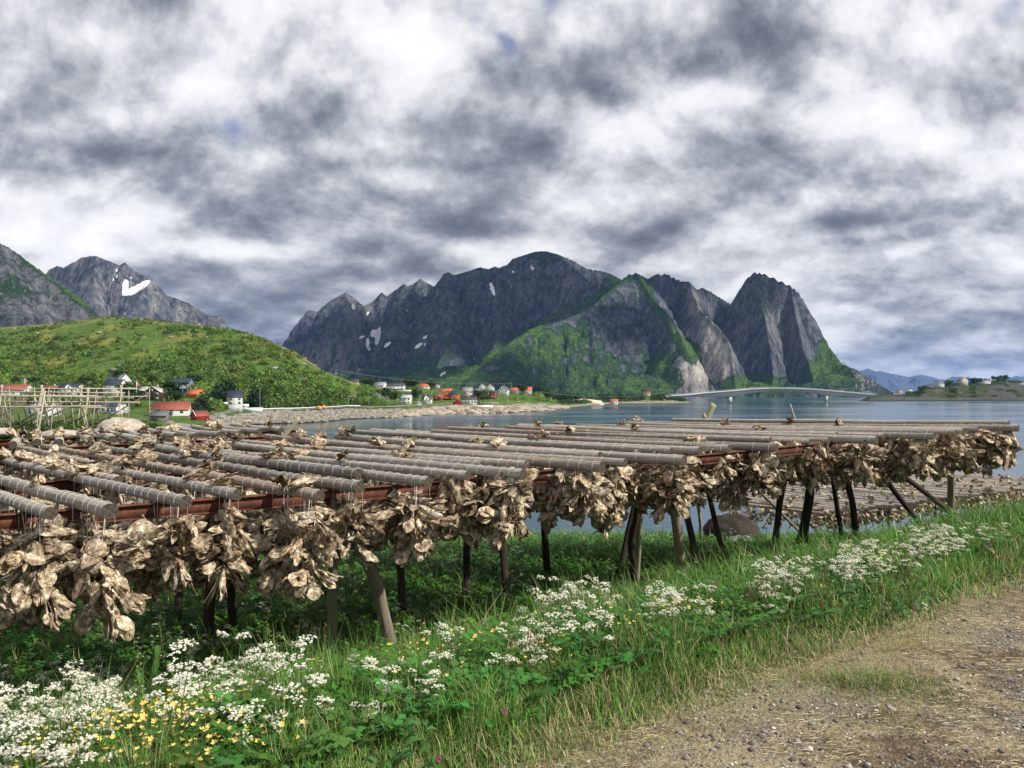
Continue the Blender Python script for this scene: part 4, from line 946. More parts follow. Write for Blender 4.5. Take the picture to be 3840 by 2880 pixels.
# ---- utility poles, flagpoles, wires
M_pole = plain('pole_wood', (.30,.28,.25)); M_wht = plain('pole_white', (.75,.75,.75))
def upole(px, yt, yb, d, label, white=False, arm=True, cat='utility pole'):
    p = P(px, yb, d); h_ = (yb-yt)*d/F
    e = empty('utility_pole' if cat == 'utility pole' else cat.replace(' ', '_'), tuple(p), label=label, cat=cat)
    r_ = max(.11, .55*d/F); MB().tube([(0,0,-1),(0,0,h_)], [r_, r_*.8], 6).obj('pole', M_wht if white else M_pole, e)
    if arm: MB().box(-.9, .9, -.06, .06, h_-.5, h_-.36).obj('crossarm', M_pole, e)
for a in [(1260,1386,1412,572,'pole on the ridge that starts the long power line'),(318,1388,1425,520,'thin pole on the hillside left of the grey roofed house'),(345,1412,1445,480,'short pole just left of the grey roofed house'),
 (975,1453,1528,378,'tall pole right of the tall white house'),(1306,1492,1538,430,'pole at the bend of the shore road'),(1383,1488,1525,470,'pole by the rock cutting'),(1157,1442,1470,470,'pole on the green hillside above the road'),
 (1279,1458,1480,520,'pole above the rock cutting'),(1454,1492,1528,480,'lamp pole before the first town houses'),(1493,1480,1515,520,'pole left of the pale roofed house'),(1538,1472,1515,545,'pole right of the pale roofed house'),(1620,1465,1510,560,'pole beside the black roofed house'),
 (1422,1420,1436,660,'pole on the skyline behind the upper row'),(1506,1426,1441,660,'second pole on the skyline behind the upper row'),(1577,1428,1445,690,'pole beside the orange roofed white house'),(1720,1436,1456,700,'pole above the orange houses'),(1747,1448,1492,600,'tall pole in front of the cream house'),
 (1918,1437,1475,640,'tall mast at the right of the large white gable'),(2029,1468,1510,660,'pole on the grassy right end of the town'),(2067,1487,1515,700,'pole on the low shore after the town'),(2152,1498,1518,800,'pole before the pale mound'),(2116,1498,1512,800,'white post before the dark trees')]:
    upole(*a)
upole(974, 1462, 1530, 372, 'white flagpole on the terrace right of the tall white house', True, False, 'flagpole') if False else None
def flag(px, yt, yb, d, label):
    p = P(px, yb, d); h_ = (yb-yt)*d/F; e = empty('flagpole', tuple(p), label=label, cat='flagpole')
    MB().tube([(0,0,-.5),(0,0,h_)], .1, 6).obj('pole', M_wht, e)
    m = MB(); L_ = 2.0; H_ = 1.5
    for x0, x1, z0, z1, c in [(0,.28,0,.38,0),(0,.28,.62,1,0),(.5,1,0,.38,0),(.5,1,.62,1,0),(.28,.34,0,1,1),(.44,.5,0,1,1),(0,.28,.38,.44,1),(0,.28,.56,.62,1),(.5,1,.38,.44,1),(.5,1,.56,.62,1),(.34,.44,0,1,2),(0,.34,.44,.56,2),(.44,1,.44,.56,2)]:
        m.add([(x*L_*.5, .05+.25*x, h_-H_*(1-z)-x*L_*.35) for x, z in ((x0,z0),(x1,z0),(x1,z1),(x0,z1))], np.array([(0,1,2,3)]), mi=c)
    m.obj('flag', [plain('flag_red', (.55,.03,.04)), M_wht, plain('flag_blue', (.02,.04,.25))], e)
flag(512, 1430, 1475, 325, 'flagpole with a limp red flag left of the brown house')
flag(93, 1420, 1455, 420, 'flagpole at the right end of the red barn')
P0, P1 = P(1260, 1388, 572), P(1918, 1438, 640)
mb = MB(); mb.tube([P0.lerp(P1, t)+Vector((0, 0, -6.5*4*t*(1-t)*.55)) for t in np.linspace(0, 1, 24)], .085, 4)
mb.obj('power_line', plain('wire', (.25,.25,.26)), label='long power wire sagging from the ridge pole over the town', cat='power line')
mb = MB(); mb.tube([P(2029,1470,660).lerp(P(2500,1470,1000), t)+Vector((0, 0, -5*4*t*(1-t))) for t in np.linspace(0, 1, 16)], .09, 4)
mb.obj('power_line', plain('wire', (.25,.25,.26)), label='thin wire running from the last town pole across the low headland', cat='power line')
# ---- small truck on the shore road
p = P(1203, 1535, 400); tr = empty('truck', tuple(p), R(4), label='small orange and white works truck parked on the shore road', cat='truck')
mo = plain('truck_orange', (.75,.32,.03)); 
m = MB(); m.box(1.0,2.3,-.9,.9,.4,1.5); m.add([(1.0,-.85,1.5),(2.15,-.85,1.5),(1.9,-.8,2.2),(1.1,-.8,2.2),(1.0,.85,1.5),(2.15,.85,1.5),(1.9,.8,2.2),(1.1,.8,2.2)], np.array([(0,1,2,3),(5,4,7,6),(3,2,6,7),(1,5,6,2),(0,3,7,4)])); m.obj('cab', mo, tr)
m = MB(); m.box(-2.4,.95,-.9,.9,.55,.8); m.obj('chassis', M_wht, tr)
m = MB(); m.box(-2.35,.2,-.88,.88,.8,1.7); m.obj('load', mo, tr)
for x_ in (-1.6, 1.6):
    for y_ in (-.85, .85): MB().tube([(x_, y_-.12, .4), (x_, y_+.12, .4)], .4, 14).obj('wheel', RF['dark'], tr)
# white terrace fence and walls near the tall white house
m = MB(); m.box(0, 9.5, 0, .2, -1.2, .9); o = m.obj('garden_wall', M_trim, label='low white wall running right from the tall white house', cat='wall'); o.location = P(907, 1536, 366)
m = MB(); m.box(0, 17, 0, .15, -.4, .8); o = m.obj('fence', M_trim, label='white fence on the lawn below the long balcony house', cat='fence'); o.location = P(1487, 1467, 622)
m = MB(); m.box(0, 14, 0, .2, -1, .5); o = m.obj('garden_wall', M_trim, label='low white wall right below the white bungalow', cat='wall'); o.location = P(1770, 1523, 530)
# pale mound on headland
V, Fi = rockmesh(3, .5); m = MB(); m.add(V*[22,10,12], Fi); o = m.obj('sand_mound', plain('pale_sand', (.55,.47,.36)), smooth=False, label='pale sand mound on the low headland', cat='mound'); o.location = P(2190, 1512, 860)

# ---- bare drying racks at the left (no fish on them)
M_bare = plain('bare_wood', (.42,.375,.30), .2, .9, 3)
M_brace = plain('dark_wood', (.16,.13,.10), .2, .9, 3)
def bare_rack(d, xa, xb, ztop, label, gap=4.2, rz_=0.0, poles=4):
    e = empty('fish_rack', ((xa+xb)/2, d, 9.6), label=label, cat='fish rack')
    def AB(m, n, mt_):
        o = m.obj(n, mt_, None); o.parent = e; o.matrix_parent_inverse = Matrix.Translation(-e.location)
    x = xa; k = 0
    while x <= xb+.1:
        for s in (-1, 1):
            zb = min(zg1(x, d+s) if d < 90 else 9.6, 10.2)
            AB(MB().tube([(x+random.uniform(-.2,.2), d+s*1.3, zb-.3), (x-s*.15, d+s*.1, ztop+.35)], .062, 6), 'leg', M_bare)
            AB(MB().tube([(x+.35+random.uniform(-.6,.6), d+s*.4, zb-.3), (x+s*.9, d-s*.2, ztop+.1)], .05, 6), 'leg', M_bare)
        for q_ in range(2): xr = x+random.uniform(.8, 3.2); AB(MB().tube([(xr, d+1.2, 9.8), (xr+random.uniform(-.5,.5), d+.4, ztop)], .045, 5), 'leg', M_bare if q_ else M_brace)
        if k % 2 or True: AB(MB().tube([(x-gap*.9, d+.3, 10), (x+gap*.7, d+.1, ztop-.5)], .075, 5), 'brace', M_brace)
        x += gap; k += 1
    L_ = xb-xa
    for j in range(poles):
        z_ = ztop-.05-.9*(j//2); y_ = d+(-.25 if j % 2 else .25)
        AB(MB().tube([(xa-1.5+random.uniform(-1,1), y_, z_+random.uniform(-.12,.12)), ((xa+xb)/2, y_+random.uniform(-.1,.1), z_), (xb+1.2+random.uniform(-1,1.5), y_, z_+random.uniform(-.1,.1))], .06, 6), 'pole', M_bare)
bare_rack(64, -46, -34.5, 13.75, 'nearest bare wooden fish rack with empty poles on white legs')
bare_rack(74, -52, -36.5, 14.05, 'middle bare wooden fish rack behind the nearest one')
bare_rack(84, -58, -40.5, 14.4, 'farthest bare wooden fish rack with the highest poles', poles=4)
n = 420; px_ = rng.uniform(-200, 600, n); d_ = rng.uniform(50, 100, n); pos = np.stack([(px_-HX)/F*d_, d_, 0*d_], -1); pos[:, 2] = zg(pos[:, 0], pos[:, 1])-.15
keep = fbm(pos[:, 0]*.12, pos[:, 1]*.12, 3, 95) > -.12
bushes('undergrowth', pos[keep], rng.uniform(.35, 1.0, keep.sum()), 'low green scrub growing round the feet of the bare racks', nleaf=60)
# granite hump beside the bare rack
def boulder(name, loc, sx, sy, sz, label, mt_, seed=0, rz_=0, cat='boulder', sub=40):
    u = np.linspace(0, 2*np.pi, sub, endpoint=False); v = np.linspace(.0, np.pi, sub//2+1)
    U, Vv = np.meshgrid(u, v); x = np.cos(U)*np.sin(Vv); y = np.sin(U)*np.sin(Vv); z = np.cos(Vv)
    r_ = 1+.16*fbm(x*1.6+seed, y*1.6+z*1.3, 4, seed)+.04*fbm(x*7, y*7+z*6, 3, seed+2, True)
    Vx = np.stack([x*r_*sx, y*r_*sy, z*r_*sz], -1)
    nr, nc = Vx.shape[:2]; i = np.arange(nr-1)[:, None]*nc+np.arange(nc)[None]; j = np.arange(nr-1)[:, None]*nc+(np.arange(nc)[None]+1) % nc
    m = MB(); m.add(Vx.reshape(-1, 3), [np.stack([i, j, j+nc, i+nc], -1).reshape(-1, 4)])
    o = m.obj(name, mt_, smooth=True, label=label, cat=cat); o.location = loc; o.rotation_euler = (0, 0, rz_); return o
def gran_mat(a, b):
    def f(g):
        pos = g.n('ShaderNodeTexCoord').outputs['Object']; n = g.noise(1.6, 7, pos, .7); n2 = g.noise(9, 4, pos, .7)
        return {'color': g.mix(g.maprange(n, .35, .65), a, b), 'bump': (g.math('ADD', n, g.math('MULTIPLY', n2, .3)), .9, .15)}
    return f
M_gran = mat('pale_granite', gran_mat((.28,.23,.18), (.52,.45,.38)), .9, .2)
M_dkrock = mat('dark_rock', gran_mat((.018,.014,.012), (.06,.048,.04)), .9, .2)
M_grrock = mat('grey_rock', gran_mat((.12,.13,.11), (.30,.30,.26)), .9, .2)
boulder('boulder', P(455, 1614, 72), 2.1, 2.2, 1.15, 'smooth pale granite hump right of the bare racks', M_gran, 4)
boulder('boulder', P(225, 1632, 60), 1.7, 1.3, .4, 'low pale granite slab in front of the bare racks', M_gran, 6)
boulder('boulder', P(2, 1622, 58), .8, 1.0, .35, 'pale granite rock at the left edge beneath the bare racks', M_gran, 8)
boulder('boulder', P(390, 1632, 58), 1.6, 1.2, .4, 'flat pale stone between the bare racks and the log rack', M_gran, 9)

# bushes at the foot of the far mountain
Vm, Cm, PXm, pym = MAIN
jj = rng.integers(0, Vm.shape[0], 26000); ii = rng.integers(0, Vm.shape[1], 26000)
ok = (pym[jj, ii] > 1330)&(Vm[jj, ii, 2] > 1.5)&(Vm[jj, ii, 1] < 2560)&(Cm[jj, ii, 0] > .42+.25*rng.random(26000))&(PXm[jj, ii] > 1850)
pos = Vm[jj, ii][ok][:4200]
bushes('undergrowth', pos, rng.uniform(2.2, 5.5, len(pos)), 'scrub on the green aprons at the foot of the mountain', nleaf=16, m=M_crown)
# ================================================================ THE NEAR FISH RACK
def wood_mat(name, a, b, crack=(.05,.045,.04), axis_scale=(1.2, 14, 14)):
    def f(g):
        o = g.n('ShaderNodeTexCoord').outputs['UV']
        at = g.n('ShaderNodeAttribute', attribute_name='Col').outputs['Color']; r, gg, bb = g.sep(at)   # r along, g round
        oi = g.n('ShaderNodeObjectInfo').outputs['Random']
        an = g.math('MULTIPLY', gg, 6.28318)
        v = g.comb(g.math('ADD', g.math('MULTIPLY', r, 1.3), g.math('MULTIPLY', oi, 40.0)), g.math('MULTIPLY', g.math('COSINE', an), .9), g.math('MULTIPLY', g.math('SINE', an), .9))
        n = g.noise(3.2, 6, g.mapping(v, (.55, 4, 4)), .7); n2 = g.noise(2.0, 5, v, .65); n3 = g.noise(9, 4, g.mapping(v, (.5, 3, 3)), .7)
        c = g.mix(g.maprange(n, .40, .60), a, b)
        c = g.mix(g.maprange(n2, .55, .75, 0, .55), c, (.13,.095,.065))
        c = g.mix(g.maprange(n3, .37, .45, .9, 0), c, crack)
        tone = g.ramp(oi, [(0, (.62,.60,.60)), (.3, (.95,.93,.90)), (.6, (1.12,1.10,1.06)), (.8, (.95,.80,.68)), (1, (.78,.77,.78))])
        c = g.mix(1.0, c, tone, 'MULTIPLY')
        return {'color': c, 'bump': (g.math('ADD', g.math('MULTIPLY', n3, 1.0), n), .7, .012)}
    return mat(name, f, .85, .25)
M_log = wood_mat('weathered_log', (.25,.225,.20), (.50,.465,.42))
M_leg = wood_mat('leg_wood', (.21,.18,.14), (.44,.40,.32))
M_legshade = wood_mat('shaded_leg_wood', (.022,.018,.015), (.065,.052,.040))  # same leg wood, with the shade under the rack put into its colour
def end_mat(g):
    at = g.n('ShaderNodeAttribute', attribute_name='Col').outputs['Color']; rr = g.sep(at)[2]
    pos = g.n('ShaderNodeTexCoord').outputs['Object']; n = g.noise(30, 5, pos, .7)
    rings = g.math('SINE', g.math('MULTIPLY', g.math('ADD', rr, g.math('MULTIPLY', n, .08)), 60.0))
    c = g.mix(g.maprange(n, .35, .65), (.025,.02,.016), (.13,.11,.085)); c = g.mix(g.maprange(rings, .2, 1, 0, .4), c, (.03,.025,.02))
    return {'color': c, 'bump': (n, .8, .01)}
M_end = mat('log_end', end_mat, .95, .1)
M_twine = plain('white_twine', (.66,.65,.61), .05, .7)
def rust(g):
    pos = g.n('ShaderNodeTexCoord').outputs['Object']; n = g.noise(5, 6, pos, .7); n2 = g.noise(40, 3, pos, .6)
    return {'color': g.ramp(g.math('ADD', g.math('MULTIPLY', n, .8), g.math('MULTIPLY', n2, .2)), [(.3, (.045,.018,.013)), (.5, (.10,.036,.022)), (.68, (.20,.075,.04))]), 'bump': (n2, .3, .003)}
M_rust = mat('rusty_steel', rust, .8, .3)

def log_mesh(A, B, r0, r1, seed, name='log', mats=None, knots=True, twine=None, rings=26, ns=16, sag=.02):
    """round pole from A to B, coordinates relative to A"""
    r_ = random.Random(seed); A = Vector(A); B = Vector(B); ax = (B-A); L = ax.length; t = ax.normalized()
    s = t.cross(Vector((0,0,1))).normalized(); u = s.cross(t).normalized()
    off = [(r_.uniform(-1, 1)*.045, r_.uniform(-1, 1)*.014) for _ in range(4)]
    def cen(k):
        b = math.sin(math.pi*k); w1 = math.sin(2*math.pi*k+seed)+.5*math.sin(5.1*math.pi*k+seed*2)
        return t*(L*k)+s*(off[0][0]*b+off[1][0]*w1*b)+u*(off[0][1]*b-sag*b+off[1][1]*w1*b)
    V, C = [], []
    for i in range(rings+1):
        k = i/rings; c = cen(k); rad = r0+(r1-r0)*k
        bumpk = 1+.014*math.sin(k*17+seed*3)+(.05 if knots and r_.random() < .07 else 0)
        for j in range(ns):
            an = 2*math.pi*j/ns; rr = rad*bumpk*(1+.04*math.sin(3*an+seed+k*5)+.03*(r_.random()-.5))
            V.append(c+(s*math.cos(an)+u*math.sin(an))*rr); C.append((k*L, j/ns if j < ns else 0, 1))
    q = [(i*ns+j, (i+1)*ns+j, (i+1)*ns+(j+1) % ns, i*ns+(j+1) % ns) for i in range(rings) for j in range(ns)]
    mb = MB(); mb.add([tuple(v) for v in V], [np.array(q)], C)
    for k_, idx, sg in ((0, 0, -1), (rings, 1, 1)):
        c = cen(idx)+t*sg*.006; rg = V[k_*ns:(k_+1)*ns]
        VV = [tuple(c)]+[tuple(v) for v in rg]
        f = [(0, 1+j, 1+(j+1) % ns) if sg > 0 else (0, 1+(j+1) % ns, 1+j) for j in range(ns)]
        mb.add(VV, [np.array(f)], [(0,0,0)]+[(0,0,1)]*ns, mi=1)
    me = mb.mesh(name, mats or [M_log, M_end], True)
    # sharp caps
    pi = np.zeros(len(me.polygons), np.int32); me.polygons.foreach_get('material_index', pi)
    me.polygons.foreach_set('use_smooth', pi == 0)
    frame = (cen, s, u, t, lambda k: r0+(r1-r0)*k, L)
    return me, frame

def twine_mesh(frame, ks, seed, drop=(.12, .32)):
    cen, s, u, t, rad, L = frame; r_ = random.Random(seed); mb = MB(); allp = []      # one cord wound over the log, dipping to the fish between turns
    for q_, k in enumerate(ks):
        c = cen(k); R_ = rad(k)*1.04+.004; sl = r_.uniform(-.35, .35) if r_.random() < .35 else r_.uniform(-.06, .06); pts = []
        d1, d2 = r_.uniform(*drop), r_.uniform(*drop)
        pts.append(c+s*R_*1.0+t*(-sl*.12)-Vector((0,0,d1+R_)))
        for a in np.linspace(-.15, math.pi+.15, 8): pts.append(c+(s*math.cos(a)+u*math.sin(a))*R_+t*(sl*.10*(a/math.pi-.5)))
        pts.append(c-s*R_*1.0+t*(sl*.12)-Vector((0,0,d2+R_)))
        allp += pts[::-1] if q_ % 2 else pts
    mb.tube(allp, .0016, 4)
    return mb.mesh('thread', M_twine)

# ---- heads of dried fish: a folded skull shell with a ragged opening, gill covers, jaw and strips of skin
def fish_head(seed, hi=True):
    r_ = np.random.default_rng(seed); L = 1.0
    nu, nv = (13, 20) if hi else (6, 9)
    u = np.linspace(0, 1, nu)[:, None]; v = np.linspace(-2.75, 2.75, nv)[None]      # slit along the throat
    wob = fbm(v*1.1+seed*3.1, u*2+seed, 3, seed)
    prof = .27*u**.62*(1.0-.10*u)+.05*np.sin(u*3.1)
    open_ = r_.uniform(.75, 1.25); flat = r_.uniform(.5, .9)
    rad = prof*(1+.38*wob)+.10*np.maximum(u-.72, 0)*r_.uniform(.0, 3.2)*(np.abs(v) > 1)
    fold = 1+.16*np.sin(v*r_.integers(3, 6)+seed+u*2)*u
    y = np.sin(v)*rad*flat*fold; z = np.cos(v)*rad*open_*fold; z = z+.10*u*(1-u)
    x = u*L*(1-.10*np.cos(v))+.12*u**4*fbm(v*3.5, v*0+seed, 3, seed+7)*2.0
    z = z+.22*(u**2)*r_.uniform(-1, 1); y = y+.18*u**2*r_.uniform(-1, 1)
    tw = r_.uniform(-.5, .5)*u; y, z = y*np.cos(tw)-z*np.sin(tw), y*np.sin(tw)+z*np.cos(tw)
    V = np.stack([x+0*v, y, z], -1)
    n = fbm(V[..., 0]*5+seed, V[..., 1]*5+V[..., 2]*3, 3, seed+3)
    V = V+.025*fbm(V[..., 0]*9, V[..., 1]*9+V[..., 2]*9, 2, seed+4)[..., None]*np.array([0, 1, 1])
    cream, tan, brown, orange = np.array([.82,.74,.60]), np.array([.38,.30,.21]), np.array([.10,.068,.045]), np.array([.44,.22,.09])
    def colr(n_, edge):
        a = np.clip((n_+.22)/.42, 0, 1)[..., None]; c = tan*(1-a)+cream*a
        b = np.clip((edge-.55)*2.0+n_*1.2, 0, 1)[..., None]; c = c*(1-b)+(brown*.6+tan*.4)*b
        return c
    C = colr(n, (u**3)+0*v*.5)
    eye = np.exp(-(((u-.42)/.10)**2+((np.abs(v)-1.15)/.22)**2))[..., None]; C = C*(1-.75*eye)+brown*.6*eye*.75
    V = V-eye*.04*np.stack([0*V[..., 0], np.sin(v)+0*u, np.cos(v)+0*u], -1)
    mb = MB(); mb.add(V.reshape(-1, 3), [gridfaces(nu, nv)], C.reshape(-1, 3))
    # gill covers and skin flaps
    nf = 7 if hi else 3
    for k in range(nf):
        a0 = [1.2, -1.2, 2.3, -2.3, .2, .9, -1.9][k]+r_.uniform(-.35, .35); ln = r_.uniform(.45, .85) if k < 2 else r_.uniform(.35, .75); wd = r_.uniform(.22, .34) if k < 2 else r_.uniform(.05, .16)
        mu, mv = (8, 5) if hi else (4, 3)
        s_ = np.linspace(0, 1, mu)[:, None]; w_ = np.linspace(-1, 1, mv)[None]
        out = r_.uniform(.05, .65); curl = r_.uniform(-.8, .8)
        wx = wd*np.sin(np.pi*np.clip(s_*.86+.10, 0, 1))**.7*w_
        xx = .55+s_*ln+.03*fbm(s_*4+k, w_*2, 2, seed+k)
        rr = .20+s_*out*.55+.10*curl*w_**2+.07*np.sin(s_*5+k)*s_+.04*fbm(s_*5, w_*3+k, 2, seed+k+9)
        yy = np.sin(a0)*rr*flat+np.cos(a0)*wx; zz2 = np.cos(a0)*rr*open_-np.sin(a0)*wx
        VV = np.stack([xx+0*w_, yy, zz2], -1); nn = fbm(xx*4+k, wx*14, 2, seed+20+k)
        mb.add(VV.reshape(-1, 3), [gridfaces(mu, mv)], colr(nn+.02, s_**2*.8+0*w_).reshape(-1, 3))
    # inner flesh and bone at the cut
    for k in range(6 if hi else 2):
        a = r_.uniform(0, 6.3); b_ = r_.uniform(.02, .14); p0 = np.array([.5, math.cos(a)*b_*.4, math.sin(a)*b_*.4]); p1 = np.array([.92+r_.uniform(-.1, .22), math.cos(a)*b_*2, math.sin(a)*b_*2]); w2 = r_.uniform(.03, .08)
        sd = np.cross(p1-p0, r_.normal(size=3)); sd = sd/np.linalg.norm(sd)*w2
        mb.add([p0-sd, p0+sd, p1+sd*.7, p1*1.02, p1-sd*.7], [np.array([(0,1,2,3,4)])], (cream*1.08 if k % 3 == 0 else (orange if k % 3 == 1 else tan)))
    # jaw
    if hi:
        tj = np.linspace(-1, 1, 9); jx = .06+.34*tj**2; jy = .17*tj*flat; jz = -.14-.10*r_.random()+.06*tj**2
        top = np.stack([jx, jy, jz], -1); bot = top+np.array([.02, 0, -.045])
        mb.add(np.concatenate([top, bot]), [np.array([(i, i+1, i+10, i+9) for i in range(8)])], tan*.9)
    return mb
def fish_mat(g):
    a = g.n('ShaderNodeAttribute', attribute_name='Col').outputs['Color']
    pos = g.n('ShaderNodeTexCoord').outputs['Object']; oi = g.n('ShaderNodeObjectInfo').outputs['Random']
    wp = g.n('ShaderNodeNewGeometry').outputs['Position']
    n = g.math('ADD', g.math('MULTIPLY', g.noise(15, 5, wp, .7), .55), g.math('MULTIPLY', g.noise(1.0, 5, g.mapping(pos, (3, 17, 17)), .7), .45)); n2 = g.noise(60, 3, wp, .6)
    c = g.mix(1.0, a, g.ramp(n, [(.38, (.13,.10,.075)), (.47, (.50,.43,.35)), (.54, (1.0,.97,.92)), (.63, (1.5,1.5,1.47))]), 'MULTIPLY')
    tone = g.ramp(g.math('FRACT', g.math('MULTIPLY', oi, 7.31)), [(0, (.62,.58,.54)), (.4, (.85,.82,.78)), (.8, (1.08,1.05,1.0)), (1, (.80,.84,.88))])
    c = g.mix(1.0, c, tone, 'MULTIPLY')
    st = g.noise(6, 4, wp, .6)
    c = g.mix(g.maprange(st, .62, .70, 0, .35), c, (.36,.15,.045))
    return {'color': c, 'bump': (g.math('ADD', n2, g.math('MULTIPLY', n, 2.0)), .8, .008), 'trans': .04}
M_fish = mat('dried_fish', fish_mat, .62, .35)
HEADS = [fish_head(s, True).mesh('fish_head', M_fish, True) for s in range(16)]
LOWH = []
for s in range(10):
    m_ = fish_head(s+40, False); LOWH.append((np.concatenate(m_.v), m_.f, np.concatenate(m_.c)))
def rot_from(axis_, roll):
    x = Vector(axis_).normalized(); h = Vector((0,0,1)) if abs(x.z) < .9 else Vector((1,0,0))
    y = h.cross(x).normalized(); z = x.cross(y); M = Matrix((x, y, z)).transposed()
    return M@Matrix.Rotation(roll, 3, 'X')
def bunch_layout(n, s, h, R_=.14):
    """snout position, axis (snout to neck), size for each head of a bunch, below its string"""
    out = []
    for i in range(n):
        f = (i+.5)/n; zc = -s-h*f; ph = i*2.4+random.uniform(-.5, .5)
        th = random.uniform(.4, 1.55)*(1.15-.5*f); L = random.uniform(.16, .27)
        d = Vector((math.cos(ph)*math.sin(th), math.sin(ph)*math.sin(th), -math.cos(th)))
        if random.random() < .28: d.z = abs(d.z)*.3
        bell = .5+.8*math.sin(math.pi*min(1, f*.9+.12))
        ax_pt = Vector((math.cos(ph)*R_*bell*.6, math.sin(ph)*R_*bell*.6, zc))
        flip = random.random() < .42
        if not flip: sn = ax_pt+d*(L*.85); a = -d
        else: sn = ax_pt; a = d
        out.append((sn, a, L))
    return out
def make_bunch(loc, n, s, h, label, group='bunches of fish heads hanging under the front of the rack', rad=.07):
    e = empty('fish_bunch', loc, label=label, cat='fish bunch', group=group)
    for sn, a, L in bunch_layout(n, s, h):
        o = inst('fish_head', random.choice(HEADS), e); M_ = rot_from(a, random.uniform(0, 6.28)).to_4x4(); M_.translation = sn
        o.matrix_local = M_@Matrix.Diagonal((L, L*random.uniform(.9, 1.2), L*random.uniform(.9, 1.2), 1))
    m = MB()
    for sgn in (-1, 1): m.tube([(0, sgn*rad, 0), (0, sgn*rad*.7, -s*.6), (0, sgn*.02, -s-.05), (0, .0, -s-h*.5)], .0026, 4)
    m.obj('string', M_twine, e)
    return e
FILL = []       # heads far in under the rack: (snout, axis, size)
def fill_bunch(loc, n, s, h):
    for sn, a, L in bunch_layout(n, s, h): FILL.append((Vector(loc)+sn, a, L, random.uniform(0, 6.28)))

LOGDIR = Vector((-1.011, 1.0, 0))
def ztop(X): return float(np.interp(X, [-8,-3.8,-1.6,2.2,4.6,8.8,10], [12.98,13.03,13.05,13.16,13.21,13.38,13.40]))
def zback(X): return float(np.interp(X, [-16,-7.2,-3.7,1.7,4,6], [13.0,13.08,13.15,13.23,13.25,13.28]))
ends = [(190,1925),(412,1917),(699,1882),(890,1856),(1200,1860),(1350,1828),(1607,1808),(1754,1784),(1963,1780),(1976,1745),(2258,1752),(2345,1736),(2567,1726),(2519,1693),(2627,1691),(2736,1684),(2912,1680),(3038,1658),(3108,1654),(3288,1650),(3316,1637),(3500,1637),(3585,1626),(3613,1619),(3639,1611),(3668,1611),(3820,1605),(3785,1587)]
fronts = []
for px_, py_ in ends:
    d_ = 8.0
    for _ in range(12): d_ = (EYE-ztop((px_-HX)/F*d_))*F/(py_-HY)
    fronts.append(Vector(((px_-HX)/F*d_, d_, ztop((px_-HX)/F*d_))))
main_n = len(fronts)
# logs whose front ends lie further in or outside the frame
for X0, off in [(-4.6,.1),(-5.4,.3),(-6.3,.0),(-7.1,.2),(-2.7,1.5),(-.9,.8),(.35,.7),(1.75,.6),(3.7,.7),(5.0,.9),(6.2,.8)]:
    p = Vector((X0, 8.67+.606*X0, 0))+LOGDIR*off; p.z = ztop(X0)+.01; fronts.append(p)
order = sorted(range(len(fronts)), key=lambda i: fronts[i].x*.8+fronts[i].y*.6)
logs = []
for rank, i in enumerate(order):
    A = fronts[i]; t_len = random.uniform(5.0, 6.1)-(.6 if i >= main_n else 0)
    B = A+LOGDIR*t_len+Vector((1, .6, 0))*random.gauss(0, .13); B.z = zback(B.x)+random.uniform(-.02, .03)
    r0 = random.uniform(.048, .069); r1 = r0*random.uniform(.68, .86)
    me, fr = log_mesh(A, B, r0, r1, 100+i)
    where = 'along the front edge of the rack' if i < main_n else 'with its end tucked back behind its neighbours'
    lab = f'grey log, {ORD[rank]} from the left on the near rack, ' + ('end at the front' if i < main_n else 'end set back')
    o = inst('log', me, None, label=lab, cat='log', group='logs laid across the near fish rack'); o.location = A
    L_ = fr[5]; ks = []; k_ = random.uniform(.05, .12)
    gap = .15 if A.x < 1 else .22
    while k_ < L_-.1:
        if random.random() < .93: ks.append(k_/L_)
        k_ += random.uniform(gap*.7, gap*1.45)*(1+1.3*k_/L_)
    inst('thread', twine_mesh(fr, ks, i), o)
    logs.append((rank, i, A, B, r0, fr, o))
# loose heads lying on the logs
spots = ['near its front', 'in its front half', 'at its middle', 'in its rear half', 'near its far end']
adj = ['pale', 'brown', 'curled', 'gaping', 'flattened', 'two-toned']
for rank, i, A, B, r0, fr, o in logs:
    nh = 4 if A.x < -.5 else (3 if A.x < 2 else 1)
    for q_ in random.sample(range(5), nh):
        if q_ == 0 and random.random() < .75: continue
        for rep in range(2 if (random.random() < .5 and A.x < 2) else 1):
            k_ = [.1, .33, .5, .68, .9][q_]+random.uniform(-.07, .07); c = A+fr[0](k_); Lh = random.uniform(.18, .27)
            sd = fr[1]*random.uniform(-.10, .10)
            a = Vector((random.uniform(-1, 1), random.uniform(-1, 1), random.uniform(-.14, .14))).normalized()
            h = inst('dried_fish', random.choice(HEADS), None, label=f'{random.choice(adj)} dried fish head on the {ORD[rank]} log from the left, {spots[q_]}', cat='dried fish', group='loose fish heads lying on top of the logs')
            Mx = rot_from(a, random.uniform(0, 6.28)).to_4x4(); Mx.translation = c+sd+Vector((0,0,r0+.035))-a*Lh*.5
            h.matrix_world = Mx@Matrix.Diagonal((Lh, Lh*1.05, Lh*1.05, 1))
